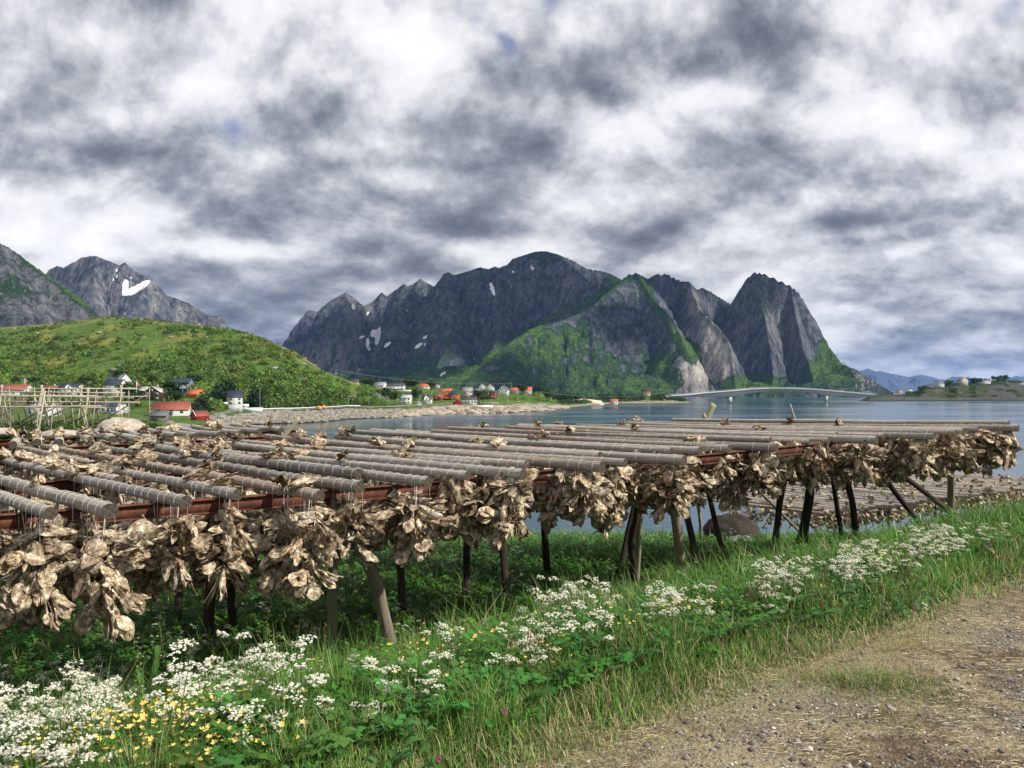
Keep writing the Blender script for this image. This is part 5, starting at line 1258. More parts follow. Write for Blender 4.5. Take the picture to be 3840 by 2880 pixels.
# hanging bunches: the front ones one by one, the deep ones as a mass
bi = 0
place = ['under its end', 'behind its end', 'farther in']
for rank, i, A, B, r0, fr, o in logs:
    L_ = fr[5]
    if i < main_n:
        tt_ = [.22, .62, 1.05] if A.x < 6 else [.2, .55, .95]
        for j, dd in enumerate(tt_):
            c = A+fr[0](dd/L_); big = random.random()
            n = int([27, 25, 17][j]*(.8+.5*big)); s = random.uniform(.10, .20) if A.x < -.6 else random.uniform(-.02, .07); hgt = random.uniform(.40, .70)*(.9 if A.x > 2 else 1.0)
            lw = 'long' if hgt > .62 else ('short' if hgt < .50 else 'middling')
            make_bunch(tuple(c+Vector((0,0,-r0))), n, s, hgt, f'{lw} bunch of fish heads on the {ORD[rank]} log from the left, {place[j]}')
        st_ = 1.5
    else: st_ = .3
    while st_ < L_-.2:
        c = A+fr[0](st_/L_); fill_bunch(c+Vector((0,0,-r0)), random.randint(6, 9), random.uniform(.0, .1), random.uniform(.3, .6)); st_ += random.uniform(.30, .45)
def flush_fill(items, name, label, group=None):
    mb = MB(); byv = {}
    for k, it in enumerate(items): byv.setdefault(k % len(LOWH), []).append(it)
    for v_, its in byv.items():
        V, Fs, C = LOWH[v_]; n = len(its)
        Ms = np.array([np.array(rot_from(a, roll))*L for sn, a, L, roll in its]); T = np.array([tuple(sn) for sn, *_ in its])
        O = np.einsum('nij,vj->nvi', Ms, V)+T[:, None]
        FF = [(fa[None]+(np.arange(n)*len(V))[:, None, None]).reshape(-1, fa.shape[1]) for fa in Fs]
        tone = rng.uniform(.65, 1.1, (n, 1, 1))
        mb.add(O.reshape(-1, 3), FF, (C[None]*tone).reshape(-1, 3))
    return mb.obj(name, M_fish, smooth=True, label=label, kind='stuff')
flush_fill(FILL, 'fish_heads', 'mass of dried fish heads hanging deep under the logs of the near rack')

# ---- steel beams and trestles
def ibeam(A, B, label, h=.14, w=.09, cat='steel beam'):
    A, B = Vector(A), Vector(B); t = (B-A).normalized(); s = t.cross(Vector((0,0,1))).normalized(); mb = MB(); L = (B-A).length
    M_ = Matrix((t, -s, Vector((0,0,1)))).transposed().to_4x4()
    mb.box(0, L, -w/2, w/2, -.012, 0, M=M_); mb.box(0, L, -.006, .006, -h+.012, -.012, M=M_); mb.box(0, L, -w/2, w/2, -h, -h+.012, M=M_)
    o = mb.obj('steel_beam', M_rust, label=label, cat=cat); o.location = A; return o
def beam_pt(X, t):
    if t < 1: t = t+.40*float(sst(-1, 4, X))
    p = Vector((X, 8.67+.606*X, 0))+LOGDIR*t; k = t/5.6
    p.z = ztop(X)*(1-k)+zback(p.x)*k-.085; return p
for nm, t in [('front', .42), ('second', 2.15), ('back', 4.6)]:
    ibeam(beam_pt(-9.5, t), beam_pt(-.5, t), f'rusty steel beam under the left half of the near rack, {nm} row')
    ibeam(beam_pt(-.5, t)+Vector((.02, .012, 0)), beam_pt(8.9, t), f'rusty steel beam under the right half of the near rack, {nm} row')
def ground_hit(px, py):
    lo, hi = 4.0, 40.0
    for _ in range(20):
        m = (lo+hi)/2; p = P(px, py, m)
        if p.z > zg1(p.x, p.y): lo = m
        else: hi = m
    return lo
legs = [ # top px, py ; foot px, py ; row t ; radius ; bright, else shade-coloured wood
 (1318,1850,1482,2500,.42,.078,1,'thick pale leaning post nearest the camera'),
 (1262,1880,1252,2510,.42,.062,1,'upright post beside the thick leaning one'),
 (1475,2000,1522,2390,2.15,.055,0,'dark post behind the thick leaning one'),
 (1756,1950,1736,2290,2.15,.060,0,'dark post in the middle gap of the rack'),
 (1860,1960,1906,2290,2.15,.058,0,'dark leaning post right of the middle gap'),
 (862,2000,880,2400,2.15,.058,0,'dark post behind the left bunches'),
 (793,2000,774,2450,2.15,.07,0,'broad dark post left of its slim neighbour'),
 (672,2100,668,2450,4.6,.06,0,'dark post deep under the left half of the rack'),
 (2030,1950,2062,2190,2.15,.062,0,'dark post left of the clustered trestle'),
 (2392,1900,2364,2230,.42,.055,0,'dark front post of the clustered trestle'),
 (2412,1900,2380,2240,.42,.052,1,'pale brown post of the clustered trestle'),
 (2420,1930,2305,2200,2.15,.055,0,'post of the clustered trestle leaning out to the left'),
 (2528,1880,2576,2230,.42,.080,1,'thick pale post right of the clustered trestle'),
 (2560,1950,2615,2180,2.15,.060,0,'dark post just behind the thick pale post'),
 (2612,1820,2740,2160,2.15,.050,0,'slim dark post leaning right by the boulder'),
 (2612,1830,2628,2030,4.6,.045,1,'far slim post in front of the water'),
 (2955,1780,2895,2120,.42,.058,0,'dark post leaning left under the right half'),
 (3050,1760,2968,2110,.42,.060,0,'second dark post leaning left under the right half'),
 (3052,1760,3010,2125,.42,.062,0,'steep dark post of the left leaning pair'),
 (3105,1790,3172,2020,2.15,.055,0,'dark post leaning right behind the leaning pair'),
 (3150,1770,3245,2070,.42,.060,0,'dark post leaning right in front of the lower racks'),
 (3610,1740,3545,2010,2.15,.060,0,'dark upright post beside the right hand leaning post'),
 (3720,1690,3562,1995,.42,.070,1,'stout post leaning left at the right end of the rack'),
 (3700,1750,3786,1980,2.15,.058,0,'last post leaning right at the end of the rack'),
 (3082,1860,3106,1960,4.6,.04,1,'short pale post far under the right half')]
for tx_, ty_, fx, fy, t, rad, light_tone, lab in legs:
    # where the beam of that row crosses the column
    X = -9.5; best = None
    for X in np.arange(-9, 9.2, .05):
        p = beam_pt(X, t); e_ = abs(HX+F*p.x/p.y-tx_)
        if best is None or e_ < best[0]: best = (e_, p)
    top = best[1]+Vector((0,0,-.16)); d_ = top.y*(fy-ty_ > 0)
    # foot: same plane distance, brought to the ground
    df = min(max(ground_hit(fx, fy), top.y-1.3), top.y+1.6); ft = P(fx, fy, df); ft.z = zg1(ft.x, ft.y)-.15
    e_ = empty('trestle_post', tuple(ft), label=lab, cat='post')
    me, fr = log_mesh(ft, top+(top-ft).normalized()*.08, rad, rad*.85, int(fx), 'post', [M_leg if light_tone else M_legshade, M_end], rings=14, ns=12, sag=0)
    o = inst('shaft', me, e_)
# props that stand up above the rack
def stake(px0, py0, px1, py1, d, wx, label, m_, flat=False):
    a, b = P(px0, py0, d), P(px1, py1, d)
    if flat:
        t = (b-a).normalized(); s = t.cross(Vector((0,1,0))).normalized(); M_ = Matrix((s, Vector((0,1,0)), t)).transposed().to_4x4(); L = (b-a).length
        mb = MB(); n = 8
        V = []; 
        for k in range(n+1):
            z = L*k/n-1.2*(k == 0); w2 = wx*(1+.06*math.sin(k*2.1))
            for q_ in ((-w2, -.03), (w2, -.03), (w2, .03), (-w2, .03)): V.append(tuple(M_@Vector((q_[0], q_[1], z+(.03 if k == n and q_[0] > 0 else 0)))))
        q = [(i*4+j, i*4+(j+1) % 4, (i+1)*4+(j+1) % 4, (i+1)*4+j) for i in range(n) for j in range(4)]
        mb.add(V, [np.array(q), np.array([(3,2,1,0), (n*4, n*4+1, n*4+2, n*4+3)])], (.3,.2,1)); o = mb.obj('stake', m_, label=label, cat='stake'); o.location = a
    else:
        me, fr = log_mesh(a-(b-a).normalized()*1.2, b, wx, wx*.9, 5, 'stake', [m_, M_end], rings=8, ns=8, sag=0)
        o = inst('stake', me, None, label=label, cat='stake'); o.location = a-(b-a).normalized()*1.2
M_lichen = wood_mat('lichened_wood', (.22,.24,.15), (.50,.50,.38))
stake(2640, 1600, 2676, 1516, 21, .075, 'broad lichen covered stake leaning right above the back of the rack', M_lichen, True)
stake(2988, 1598, 2962, 1514, 21, .03, 'thin pale stick leaning left above the back of the rack', M_log)
stake(1063, 1640, 1122, 1568, 20.5, .05, 'flat grey plank leaning right behind the left end of the rack', M_lichen, True)
# bracket plate on top of the front post
m = MB(); pb = beam_pt(-1.42, .3); m.box(-.04, .04, -.05, .05, -.5, -.12); o = m.obj('wooden_block', M_lichen, label='short pale wooden block bolted at the head of the thick leaning post', cat='block'); o.location = pb; o.rotation_euler = (0, R(-12), .5)

# ---- second rack behind on the left
e2 = [(48,1668),(139,1658),(221,1658),(338,1650),(423,1646),(516,1648),(584,1648),(660,1635),(733,1635),(825,1630),(903,1624),(973,1618),(1055,1612)]
F2 = []
for k, (px_, py_) in enumerate(e2):
    d_ = 1.0*F/(py_-HY); A = P(px_, py_, d_); A.z = 13.0
    # the heading of the logs opens like a fan towards the bay
    B = A+Vector((-.56-.25*(k/12), 1.0, 0))*random.uniform(2.6, 3.4); B.z = 13.02
    me, fr = log_mesh(A, B, .072, .06, 300+k, rings=12)
    o = inst('log', me, None, label=f'short grey log, {ORD[k]} from the left on the small rack behind', cat='log', group='short logs on the small rack behind'); o.location = A
    L_ = fr[5]; inst('thread', twine_mesh(fr, [x/L_ for x in np.arange(.08, L_-.05, .14 if k > 3 else .24)], k, (.1, .2)), o)
    x_ = .15
    while x_ < L_: F2.append; c = A+fr[0](x_/L_); FILL2 = globals().setdefault('FILLB', []); [FILL2.append((c+Vector((0,0,-.07))+sn, a, L2, random.uniform(0, 6.28))) for sn, a, L2 in bunch_layout(random.randint(5, 8), .05, .35)]; x_ += .35
    for q_ in range(2):
        if random.random() < .8:
            c = A+fr[0](random.uniform(.1, .9))+fr[1]*random.uniform(-.12, .12); a = Vector((random.uniform(-1, 1), random.uniform(-1, 1), .1)).normalized(); Lh = random.uniform(.2, .3)
            h = inst('dried_fish', random.choice(HEADS), None, label=f'dried fish head lying on the {ORD[k]} log of the small rack behind', cat='dried fish', group='loose fish heads on the small rack behind')
            Mx = rot_from(a, random.uniform(0, 6.28)).to_4x4(); Mx.translation = c+Vector((0,0,.13))-a*Lh*.5; h.matrix_world = Mx@Matrix.Diagonal((Lh, Lh, Lh, 1))
flush_fill(FILLB, 'fish_heads', 'dried fish heads hanging under the short logs of the small rack behind')
ibeam(P(-350,1708,14.6), P(1110,1630,19.6), 'rusty steel beam along the front of the small rack behind', .2, .12)
ibeam(P(-300,1660,17.2), P(1130,1612,22), 'rusty steel beam along the back of the small rack behind', .2, .12)
for k, (px_, d_) in enumerate([(120,16),(520,17.4),(880,19),(1060,19.6)]):
    p = P(px_, 1680, d_); zb = zg1(p.x, p.y+.2); me, fr = log_mesh(Vector((p.x, p.y+.2, zb-.2)), Vector((p.x, p.y+.25, 12.75)), .07, .06, 500+k, 'post', [M_legshade, M_end], rings=6, ns=10, sag=0)
    o = inst('post', me, None, label=f'dark post under the small rack behind, {ORD[k]} from the left', cat='post'); o.location = (p.x, p.y+.2, zb-.2)

# ---- the lower racks near the water on the right
me3, fr3 = log_mesh((0,0,0), Vector((-6.6, 6.5, .15)), .075, .06, 900, rings=18, ns=10)
tw3 = twine_mesh(fr3, np.arange(.03, .98, .022), 3, (.1, .2)); FILLC = []
for k in range(46):
    X0 = 13.2+k*.47; Y0 = 33.2+k*.30+random.uniform(-.3, .3)
    A = Vector((X0, Y0, 8.92+.02*random.random()-.012*max(0, k-20)))
    o = inst('log', me3, None, label='grey log on the lower fish racks by the water, seen beneath the near rack', cat='log', group='logs on the lower fish racks by the water'); o.location = A; o.rotation_euler = (0,0,R(random.uniform(-1.2, 1.2)))
    inst('thread', tw3, o)
    for x_ in np.arange(.1, 5.5, .55):
        c = A+fr3[0](x_/fr3[5])
        if x_ < 1.5 or k < 3 or random.random() < .45:
            FILLC += [(c+Vector((0,0,-.07))+sn, a, L2*1.15, random.uniform(0, 6.28)) for sn, a, L2 in bunch_layout(random.randint(4, 6) if x_ > 1.5 else 8, .05, .6)]
        if random.random() < .32: FILLC.append((c+Vector((0,0,.13)), Vector((random.uniform(-1,1), random.uniform(-1,1), .1)), .28, random.uniform(0, 6.28)))
flush_fill(FILLC, 'fish_heads', 'dried fish heads hanging from and lying on the lower racks by the water')
for k in range(7):
    X0 = 13.6+k*3.2; Y0 = 33.8+k*2.05; zb = zg1(X0, Y0)
    me, fr = log_mesh(Vector((X0, Y0, zb-.3)), Vector((X0+.2, Y0, 8.82)), .08, .07, 950+k, 'post', [M_legshade, M_end], rings=5, ns=8, sag=0)
    o = inst('post', me, None, label=f'dark post under the front of the lower racks, {ORD[k]} from the left', cat='post'); o.location = (X0, Y0, zb-.3)

# ---- boulders under the right half of the rack
p = P(2730, 1950, 24); boulder('boulder', (p.x+.1, p.y, zg1(p.x, p.y)+.32), .85, .8, .58, 'dark whale backed boulder seen between the posts', M_dkrock, 12, .1)
p = P(2775, 1985, 20.5); boulder('boulder', (p.x, p.y, zg1(p.x, p.y)+.12), .50, .4, .33, 'grey green rock in front of the dark boulder', M_grrock, 14)
p = P(3445, 2288, 7.3); boulder('stone', (p.x, p.y, zg1(p.x, p.y)+.03), .075, .06, .05, 'grey stone in the short grass at the edge of the gravel', M_gran, 15, cat='stone')
# ================================================================ GRASS, FLOWERS, GRAVEL
def veg_mat(name, rough=.55, tr=.35, spec=.3):
    def f(g):
        a = g.n('ShaderNodeAttribute', attribute_name='Col').outputs['Color']
        return {'color': a, 'trans': tr}
    return mat(name, f, rough, spec)
M_grass = veg_mat('grass_blades'); M_petal = veg_mat('petals', .6, .25, .1); M_straw = veg_mat('straw', .8, .15, .1)
def sgn_d(x, y): return -.615*x+.788*(y-4.24)
def sample_view(n, d0, d1, px0=-350, px1=4150, pw=1.0):
    u = rng.random(n)
    d = d0*(d1/d0)**u if pw == 1 else (d0**(1-pw)+(d1**(1-pw)-d0**(1-pw))*u)**(1/(1-pw))
    x = (rng.uniform(px0, px1, n)-HX)/F*d; return x, d
def blades(mb, x, y, h, wd, lean, cols, z=None, segs=4, bend=1.0):
    n = len(x); z = zg(x, y) if z is None else z; az = rng.uniform(0, 2*np.pi, n); fx, fy = np.cos(az), np.sin(az)
    wa = az+np.pi/2+rng.uniform(-.6, .6, n); wx, wy = np.cos(wa), np.sin(wa)
    V = []
    for k in range(segs):
        t = k/(segs-1); hz = h*t*(1-.35*lean*t*bend); off = h*lean*t**1.9
        w_ = wd*(1-t)**.6*(.8+.4*math.sin(3*t)); cx, cy, cz = x+fx*off, y+fy*off, z+hz-.02
        if k < segs-1:
            V.append(np.stack([cx-wx*w_, cy-wy*w_, cz], -1)); V.append(np.stack([cx+wx*w_, cy+wy*w_, cz], -1))
        else: V.append(np.stack([cx, cy, cz], -1))
    m = 2*(segs-1)+1; V = np.stack(V, 1)
    base = (np.arange(n)*m)[:, None]
    q = np.concatenate([base+np.array([2*k, 2*k+1, 2*k+3, 2*k+2]) for k in range(segs-2)]); tri = base+np.array([m-3, m-2, m-1])
    mb.add(V.reshape(-1, 3), [q, tri], np.repeat(cols, m, 0))
def gcol(n, dry, tone=None):
    a = np.array([.030,.085,.016]); b = np.array([.105,.235,.038]); c = np.array([.21,.31,.075]); d_ = np.array([.50,.42,.22])
    u = rng.random((n, 1)); k = np.where(u < .5, a+(b-a)*u*2, b+(c-b)*(u-.5)*2)
    k = k if tone is None else k*tone[:, None]
    m = (rng.random((n, 1)) < np.reshape(dry, (-1, 1))); return np.where(m, d_*rng.uniform(.6, 1.15, (n, 1)), k*rng.uniform(.8, 1.15, (n, 1)))
mb = MB()
x, y = sample_view(240000, 3.6, 30, pw=1.25); s = sgn_d(x, y); edge = .22*fbm(x*.9, y*.9, 4, 14)*2
keep = (s > -.10-edge*.6)&(s < 26); x, y, s = x[keep], y[keep], s[keep]
patch = fbm(x*.8, y*.8, 3, 51); under = sst(4.6, 6.0, s)
tall = sst(-.1, .5, fbm(x*2.2, y*2.2, 2, 83)); h = (1.12+.75*tall)*np.interp(s, [-.2, .15, .6, 1.3, 2.4, 4, 5, 8, 30], [.04, .10, .24, .34, .38, .38, .32, .26, .35])*(1+.55*patch)*rng.uniform(.5, 1.35, len(x))
keep = rng.random(len(x)) < np.interp(s, [-.2, .4, 1.5, 4.5, 6], [.65, 1, 1, .75, .55]); x, y, s, h, patch, tall = x[keep], y[keep], s[keep], h[keep], patch[keep], tall[keep]
dry = np.interp(s, [-.2, .3, .8, 2], [.55, .22, .07, .05])+.12*(patch < -.2)
blades(mb, x, y, h, np.maximum(.0028, .00062*y)*rng.uniform(.7, 1.5, len(x)), rng.uniform(.12, .85, len(x)), gcol(len(x), dry, .75+.5*sst(-.3, .4, fbm(x*1.1, y*1.1, 3, 85))+.25*(s < 1.6)))
mb.obj('grass', M_grass, label='long green grass of the verge and under the rack', kind='stuff')
# tussocks and mats on the gravel
mb = MB(); cl = []
for px_, py_, r_, n, hh in [(3270,2560,.30,2200,.10),(3420,2610,.34,1700,.05),(3330,2700,.30,900,.04),(2950,2520,.5,2400,.05),(2700,2560,.45,2200,.05),(2500,2640,.4,1500,.05),(2160,2760,.35,1800,.06),(2120,2870,.3,1500,.06),(3050,2440,.6,2400,.06),(3400,2390,.5,1500,.05)]:
    d_ = 2.0*F/(py_-HY); cx, cy = (px_-HX)/F*d_, d_
    a = rng.normal(size=(n, 2))*r_*.5; cl.append((cx+a[:, 0]*1.4, cy+a[:, 1]*.7, np.full(n, hh), np.full(n, .45 if py_ in (2560, 2610, 2700) else .75)))
x = np.concatenate([c[0] for c in cl]); y = np.concatenate([c[1] for c in cl]); h = np.concatenate([c[2] for c in cl])*rng.uniform(.4, 1.4, len(x)); dr = np.concatenate([c[3] for c in cl])
blades(mb, x, y, h, .0022*rng.uniform(.6, 1.3, len(x)), rng.uniform(.5, 1.3, len(x)), gcol(len(x), dr))
mb.obj('grass', M_grass, label='short half dry grass tufts growing out of the gravel', kind='stuff')
# straw
mb = MB(); x, y = sample_view(40000, 3.3, 14, 1500, 4100, 1.2); s = sgn_d(x, y); keep = (s < .55)&(fbm(x*1.3, y*1.3, 3, 66) > -.02); x, y = x[keep], y[keep]
n = len(x); cc = np.array([.54,.46,.30])*rng.uniform(.35, 1.3, (n, 1))
az = rng.uniform(0, 6.28, n); ln = rng.uniform(.015, .11, n); z = zg(x, y)
dx_, dy_ = np.cos(az)*ln/2, np.sin(az)*ln/2*.6; wz = rng.uniform(.0004, .0010, n)*np.maximum(1, y/4)
zt = z+rng.uniform(.004, .016, n)
V = np.stack([np.stack([x-dx_-dy_/ln*wz*2, y-dy_+dx_/ln*wz*2, z+.004], -1), np.stack([x-dx_+dy_/ln*wz*2, y-dy_-dx_/ln*wz*2, z+.006], -1), np.stack([x+dy_/ln*wz*2, y-dx_/ln*wz*2, zt+.003], -1), np.stack([x+dx_, y+dy_, z+.005], -1), np.stack([x-dy_/ln*wz*2, y+dx_/ln*wz*2, zt], -1)], 1)
mb.add(V.reshape(-1, 3), [np.arange(5*n).reshape(-1, 5)], np.repeat(cc, 5, 0)); mb.obj('straw', M_straw, label='dry straw scattered over the gravel', kind='stuff')
# gravel stones
mb = MB()
for sd in range(6):
    x, y = sample_view(3800, 3.3, 13, 1400, 4150, 1.3); s = sgn_d(x, y); gn = fbm(x*.7+3, y*.7, 3, 67)
    keep = (s < .2)&(rng.random(len(x)) < np.clip(.55+gn*1.4+.5*(x > 1.5+.3*y), .15, 1)); x, y = x[keep], y[keep]; n = len(x)
    sz = rng.uniform(.003, .009, n)*(1+1.4*(rng.random(n) < .06)); pos = np.stack([x, y, zg(x, y)+sz*.2], -1)
    c = rng.choice([.09, .17, .24, .34, .55], n, p=[.30, .27, .21, .14, .08])[:, None]*np.array([[1, .93, .82]])*rng.uniform(.8, 1.2, (n, 1))
    scatter(mb, rockmesh(sd+30, .65), pos, sz, rng.uniform(0, 6.3, n), c)
mb.obj('gravel', mat('gravel_stones', lambda g: {'color': g.n('ShaderNodeAttribute', attribute_name='Col').outputs['Color']}, .9, .2), label='loose gravel stones of the track', kind='stuff')

# ---- leafy undergrowth: feathery leaves of the cow parsley
def frond(seed, n=9):
    r_ = np.random.default_rng(seed); V, Fq = [], []; C = []
    for f in range(n):
        az = f*2.4+r_.uniform(-.4, .4); L = r_.uniform(.25, .5); up = r_.uniform(.5, 1.1)
        for k in range(9):
            t = .25+.75*k/9; c = np.array([math.cos(az)*L*t*.8, math.sin(az)*L*t*.8, L*up*t-.35*L*t*t])
            for sd in (-1, 1):
                w = .075*(1-t*.75)+.012; a2 = az+sd*1.1; e = c+np.array([math.cos(a2)*w, math.sin(a2)*w, r_.uniform(-.02, .02)])
                m = (c+e)/2+np.array([-math.sin(a2)*.018, math.cos(a2)*.018, .006]); m2 = (c+e)/2-np.array([-math.sin(a2)*.018, math.cos(a2)*.018, .0])
                b = len(V); V += [c, m, e, m2]; Fq.append((b, b+1, b+2, b+3))
    return np.array(V), np.array(Fq)
mb = MB()
x, y = sample_view(11000, 4.0, 32, pw=1.1); s = sgn_d(x, y); keep = (s > .7)&(s < 24)&(rng.random(len(x)) < np.interp(s, [.7, 1.6, 4.5, 6], [.4, .9, 1, 1])); x, y, s = x[keep], y[keep], s[keep]
for v_ in range(5):
    i = np.arange(v_, len(x), 5); n = len(i); pos = np.stack([x[i], y[i], zg(x[i], y[i])-.02], -1)
    c = np.stack([rng.uniform(.045, .10, n), rng.uniform(.13, .26, n), rng.uniform(.02, .045, n)], -1)
    scatter(mb, frond(v_), pos, rng.uniform(.8, 1.6, n), rng.uniform(0, 6.3, n), c)
mb.obj('undergrowth', M_grass, label='feathery green leaves growing thick under and behind the rack', kind='stuff')

# ---- cow parsley
def umbel(mb, c, R_, r_, nu=10, petals=6, sz=.0085, white=(.84,.82,.68)):
    c = np.array(c); V = []; ta, tm = r_.uniform(0, 6.28), r_.uniform(.0, .75); up = np.array([math.cos(ta)*math.sin(tm), math.sin(ta)*math.sin(tm), math.cos(tm)])
    e1 = np.cross(up, [0.3, 1, 0]); e1 /= np.linalg.norm(e1); e2 = np.cross(up, e1); stem0 = c-up*R_*.9
    for k in range(nu):
        rr = R_*math.sqrt((k+.3)/nu)*1.1; a = k*2.4; p = c+e1*math.cos(a)*rr+e2*math.sin(a)*rr+up*(-.42*rr*rr/R_+r_.uniform(-.008, .008))
        mb.tube([stem0, p], .0012, 3, (.12,.20,.05))
        for j in range(petals):
            q = p+r_.normal(size=3)*np.array([1, 1, .8])*R_*.11; u = r_.normal(size=3); u[2] *= .3; u /= np.linalg.norm(u); w = np.cross(u, [r_.normal()*.4, r_.normal()*.4, 1.]); w /= np.linalg.norm(w)
            s = sz*r_.uniform(.7, 1.3); V += [q-u*s, q-w*s*.7, q+u*s, q+w*s*.7]
    V = np.array(V); n = len(V)//4; tone = np.repeat(r_.uniform(.8, 1.08, (n, 1)), 4, 0)
    return V, np.arange(4*n).reshape(-1, 4), np.array(white)*tone, stem0
def parsley(seed, nb=6, H=1.0, detail=True):
    r_ = np.random.default_rng(seed); st = MB(); fl = MB(); UM = []
    for k in range(nb):
        a = k*2.4+r_.uniform(-.3, .3); rr = r_.uniform(.04, .24); top = np.array([math.cos(a)*rr, math.sin(a)*rr, H*r_.uniform(.5, 1.0)])
        V, Fq, C, s0 = umbel(st, top, r_.uniform(.040, .074), r_, 10 if detail else 7, 10 if detail else 4, .0098 if detail else .014)
        fl.add(V, Fq, C); u1 = MB(); u1.add(V, Fq, C); UM.append(u1)
        st.tube([(0, 0, -.05), (0, 0, H*.35), tuple(s0*np.array([.5, .5, .8])), tuple(s0)], [.004, .0035, .0025, .0016], 4, (.10,.19,.045))
    V, Fq = frond(seed, 4); st.add(V*.8, Fq, (.06,.14,.025))
    return st, fl, UM
PAR = []
for s in range(8):
    st, fl, UM = parsley(s+3, nb=5+s % 4); PAR.append((st.mesh('stem', M_grass), [u.mesh('flower_head', M_petal) for u in UM]))
def gpos(px, py, h):   # foot of a plant whose top shows at (px, py) with height h
    lo, hi = 2.5, 30.
    for _ in range(9):
        m = np.linspace(lo, hi, 9); x = (px-HX)/F*m; z = EYE-(py-HY)/F*m-h-zg(x, m)
        i = int(np.argmax(z < 0)); i = max(1, i if z[i] < 0 else 8); lo, hi = m[i-1], m[i]
        if hi-lo < .01: break
    p = P(px, py, lo); return Vector((p.x, p.y, zg1(p.x, p.y)))
def place(px, py, h0, h1, d0, d1, smin=.5, tries=60):
    for _ in range(tries):
        d_ = random.uniform(d0, d1); t_ = P(px, py, d_); g_ = zg1(t_.x, t_.y); h = t_.z-g_
        if h0 < h < h1 and sgn_d(t_.x, t_.y) > smin: return Vector((t_.x, t_.y, g_)), h
    return None, 0
GR = [ # cluster: list of (px range, py range, n, height range, where)
 (-60,420,2450,2640,24,(.42,.60),'in the big white clump at the lower left corner'),
 (-40,300,2620,2880,34,(.22,.45),'low in the left corner below the big white clump'),
 (250,420,2500,2640,8,(.42,.55),'between the big left clump and the curling docks'),
 (640,1180,2330,2560,20,(.45,.68),'in the tall clump left of the two near posts'),
 (620,900,2480,2600,6,(.38,.5),'low in front of the dock stalks'),
 (1290,1490,2440,2520,9,(.30,.42),'at the feet of the two near posts'),
 (1560,1640,2440,2640,4,(.28,.4),'right of the thick leaning post foot'),
 (1180,1440,2610,2740,12,(.22,.34),'in the low patch in front of the near posts'),
 (1560,1640,2660,2720,2,(.2,.28),'alone in the bright grass right of the low patch'),
 (1640,1800,2300,2420,5,(.32,.42),'among the buttercups in the middle of the verge'),
 (2010,2290,2140,2260,14,(.50,.70),'in the tall clump under the middle of the rack'),
 (1900,2240,2270,2440,14,(.35,.5),'below the tall middle clump'),
 (2440,2680,2180,2340,14,(.40,.6),'in the clump right of the thick pale post'),
 (2830,3080,2080,2280,22,(.40,.6),'in the clump at the feet of the leaning pair'),
 (3160,3440,2020,2200,26,(.40,.62),'in the wide clump before the lower racks'),
 (3420,3760,1960,2100,20,(.40,.6),'in the clump by the right end of the rack'),
 (2880,3240,2230,2380,14,(.28,.45),'along the verge right of the middle')]
REST = []
for x0, x1, y0, y1, n, hr_, where in GR:
    made = 0
    for k in range(n*60):
        if made >= n*1.9: break
        px_, py_ = random.uniform(x0, x1), random.uniform(y0, y1); d_ = random.uniform(3.7, 13.5) if x0 < 900 else random.uniform(4.4, 13.5); t_ = P(px_, py_, d_); h = t_.z-zg1(t_.x, t_.y)
        if not (hr_[0]-.02 < h < hr_[1]+.22) or sgn_d(t_.x, t_.y) < .6: continue
        made += 1
        if made > n*1.12:
            REST.append((t_.x, t_.y, t_.z-h, h)); continue
        e = empty('cow_parsley', (t_.x, t_.y, t_.z-h), random.uniform(0, 6.28), label='white cow parsley plant '+where, cat='wildflower', group='cow parsley '+where); sw = min(h, .6)*random.uniform(.95, 1.35); e.scale = (sw, sw, h)
        a = random.choice(PAR); inst('stem', a[0], e); [inst('flower_head', u, e) for u in a[1]]
# the many farther and shaded ones
for _ in range(150):
    p, h = place(random.uniform(0, 3750), random.uniform(2150, 2760), .25, .6, 4.2, 12, .9, 20)
    if p: REST.append((p.x, p.y, p.z, h))
mb = MB(); REST = np.array(REST)
for v_ in range(4):
    st, fl, _u = parsley(40+v_, 6); q_ = REST[v_::4]; FF = fl.f; scatter(mb, (np.concatenate(fl.v), FF), q_[:, :3], q_[:, 3], rng.uniform(0, 6.3, len(q_)), np.tile([.84,.82,.70], (len(q_), 1)))
    scatter(mb, (np.concatenate(st.v), st.f), q_[:, :3], q_[:, 3], rng.uniform(0, 6.3, len(q_)), np.tile([.09,.17,.04], (len(q_), 1)))
mb.obj('wildflowers', M_petal, label='smaller cow parsley mixed in between the larger plants of the verge', kind='stuff')
mb = MB(); x, y = sample_view(900, 7.5, 30, 200, 4000, 1.0); s = sgn_d(x, y); keep = (s > 4.5)&(s < 22); x, y = x[keep], y[keep]
for v_ in range(5):
    st, fl, _u = parsley(60+v_, 5, 1.0, False); i = np.arange(v_, len(x), 5); n = len(i); pos = np.stack([x[i], y[i], zg(x[i], y[i])], -1); sz = rng.uniform(.38, .62, n); rz_ = rng.uniform(0, 6.3, n)
    V, C, FF = np.concatenate(fl.v), np.concatenate(fl.c), fl.f
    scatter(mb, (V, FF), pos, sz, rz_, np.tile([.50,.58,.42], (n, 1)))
mb.obj('wildflowers', M_petal, label='small white flower heads scattered in the shade under and behind the rack', kind='stuff')
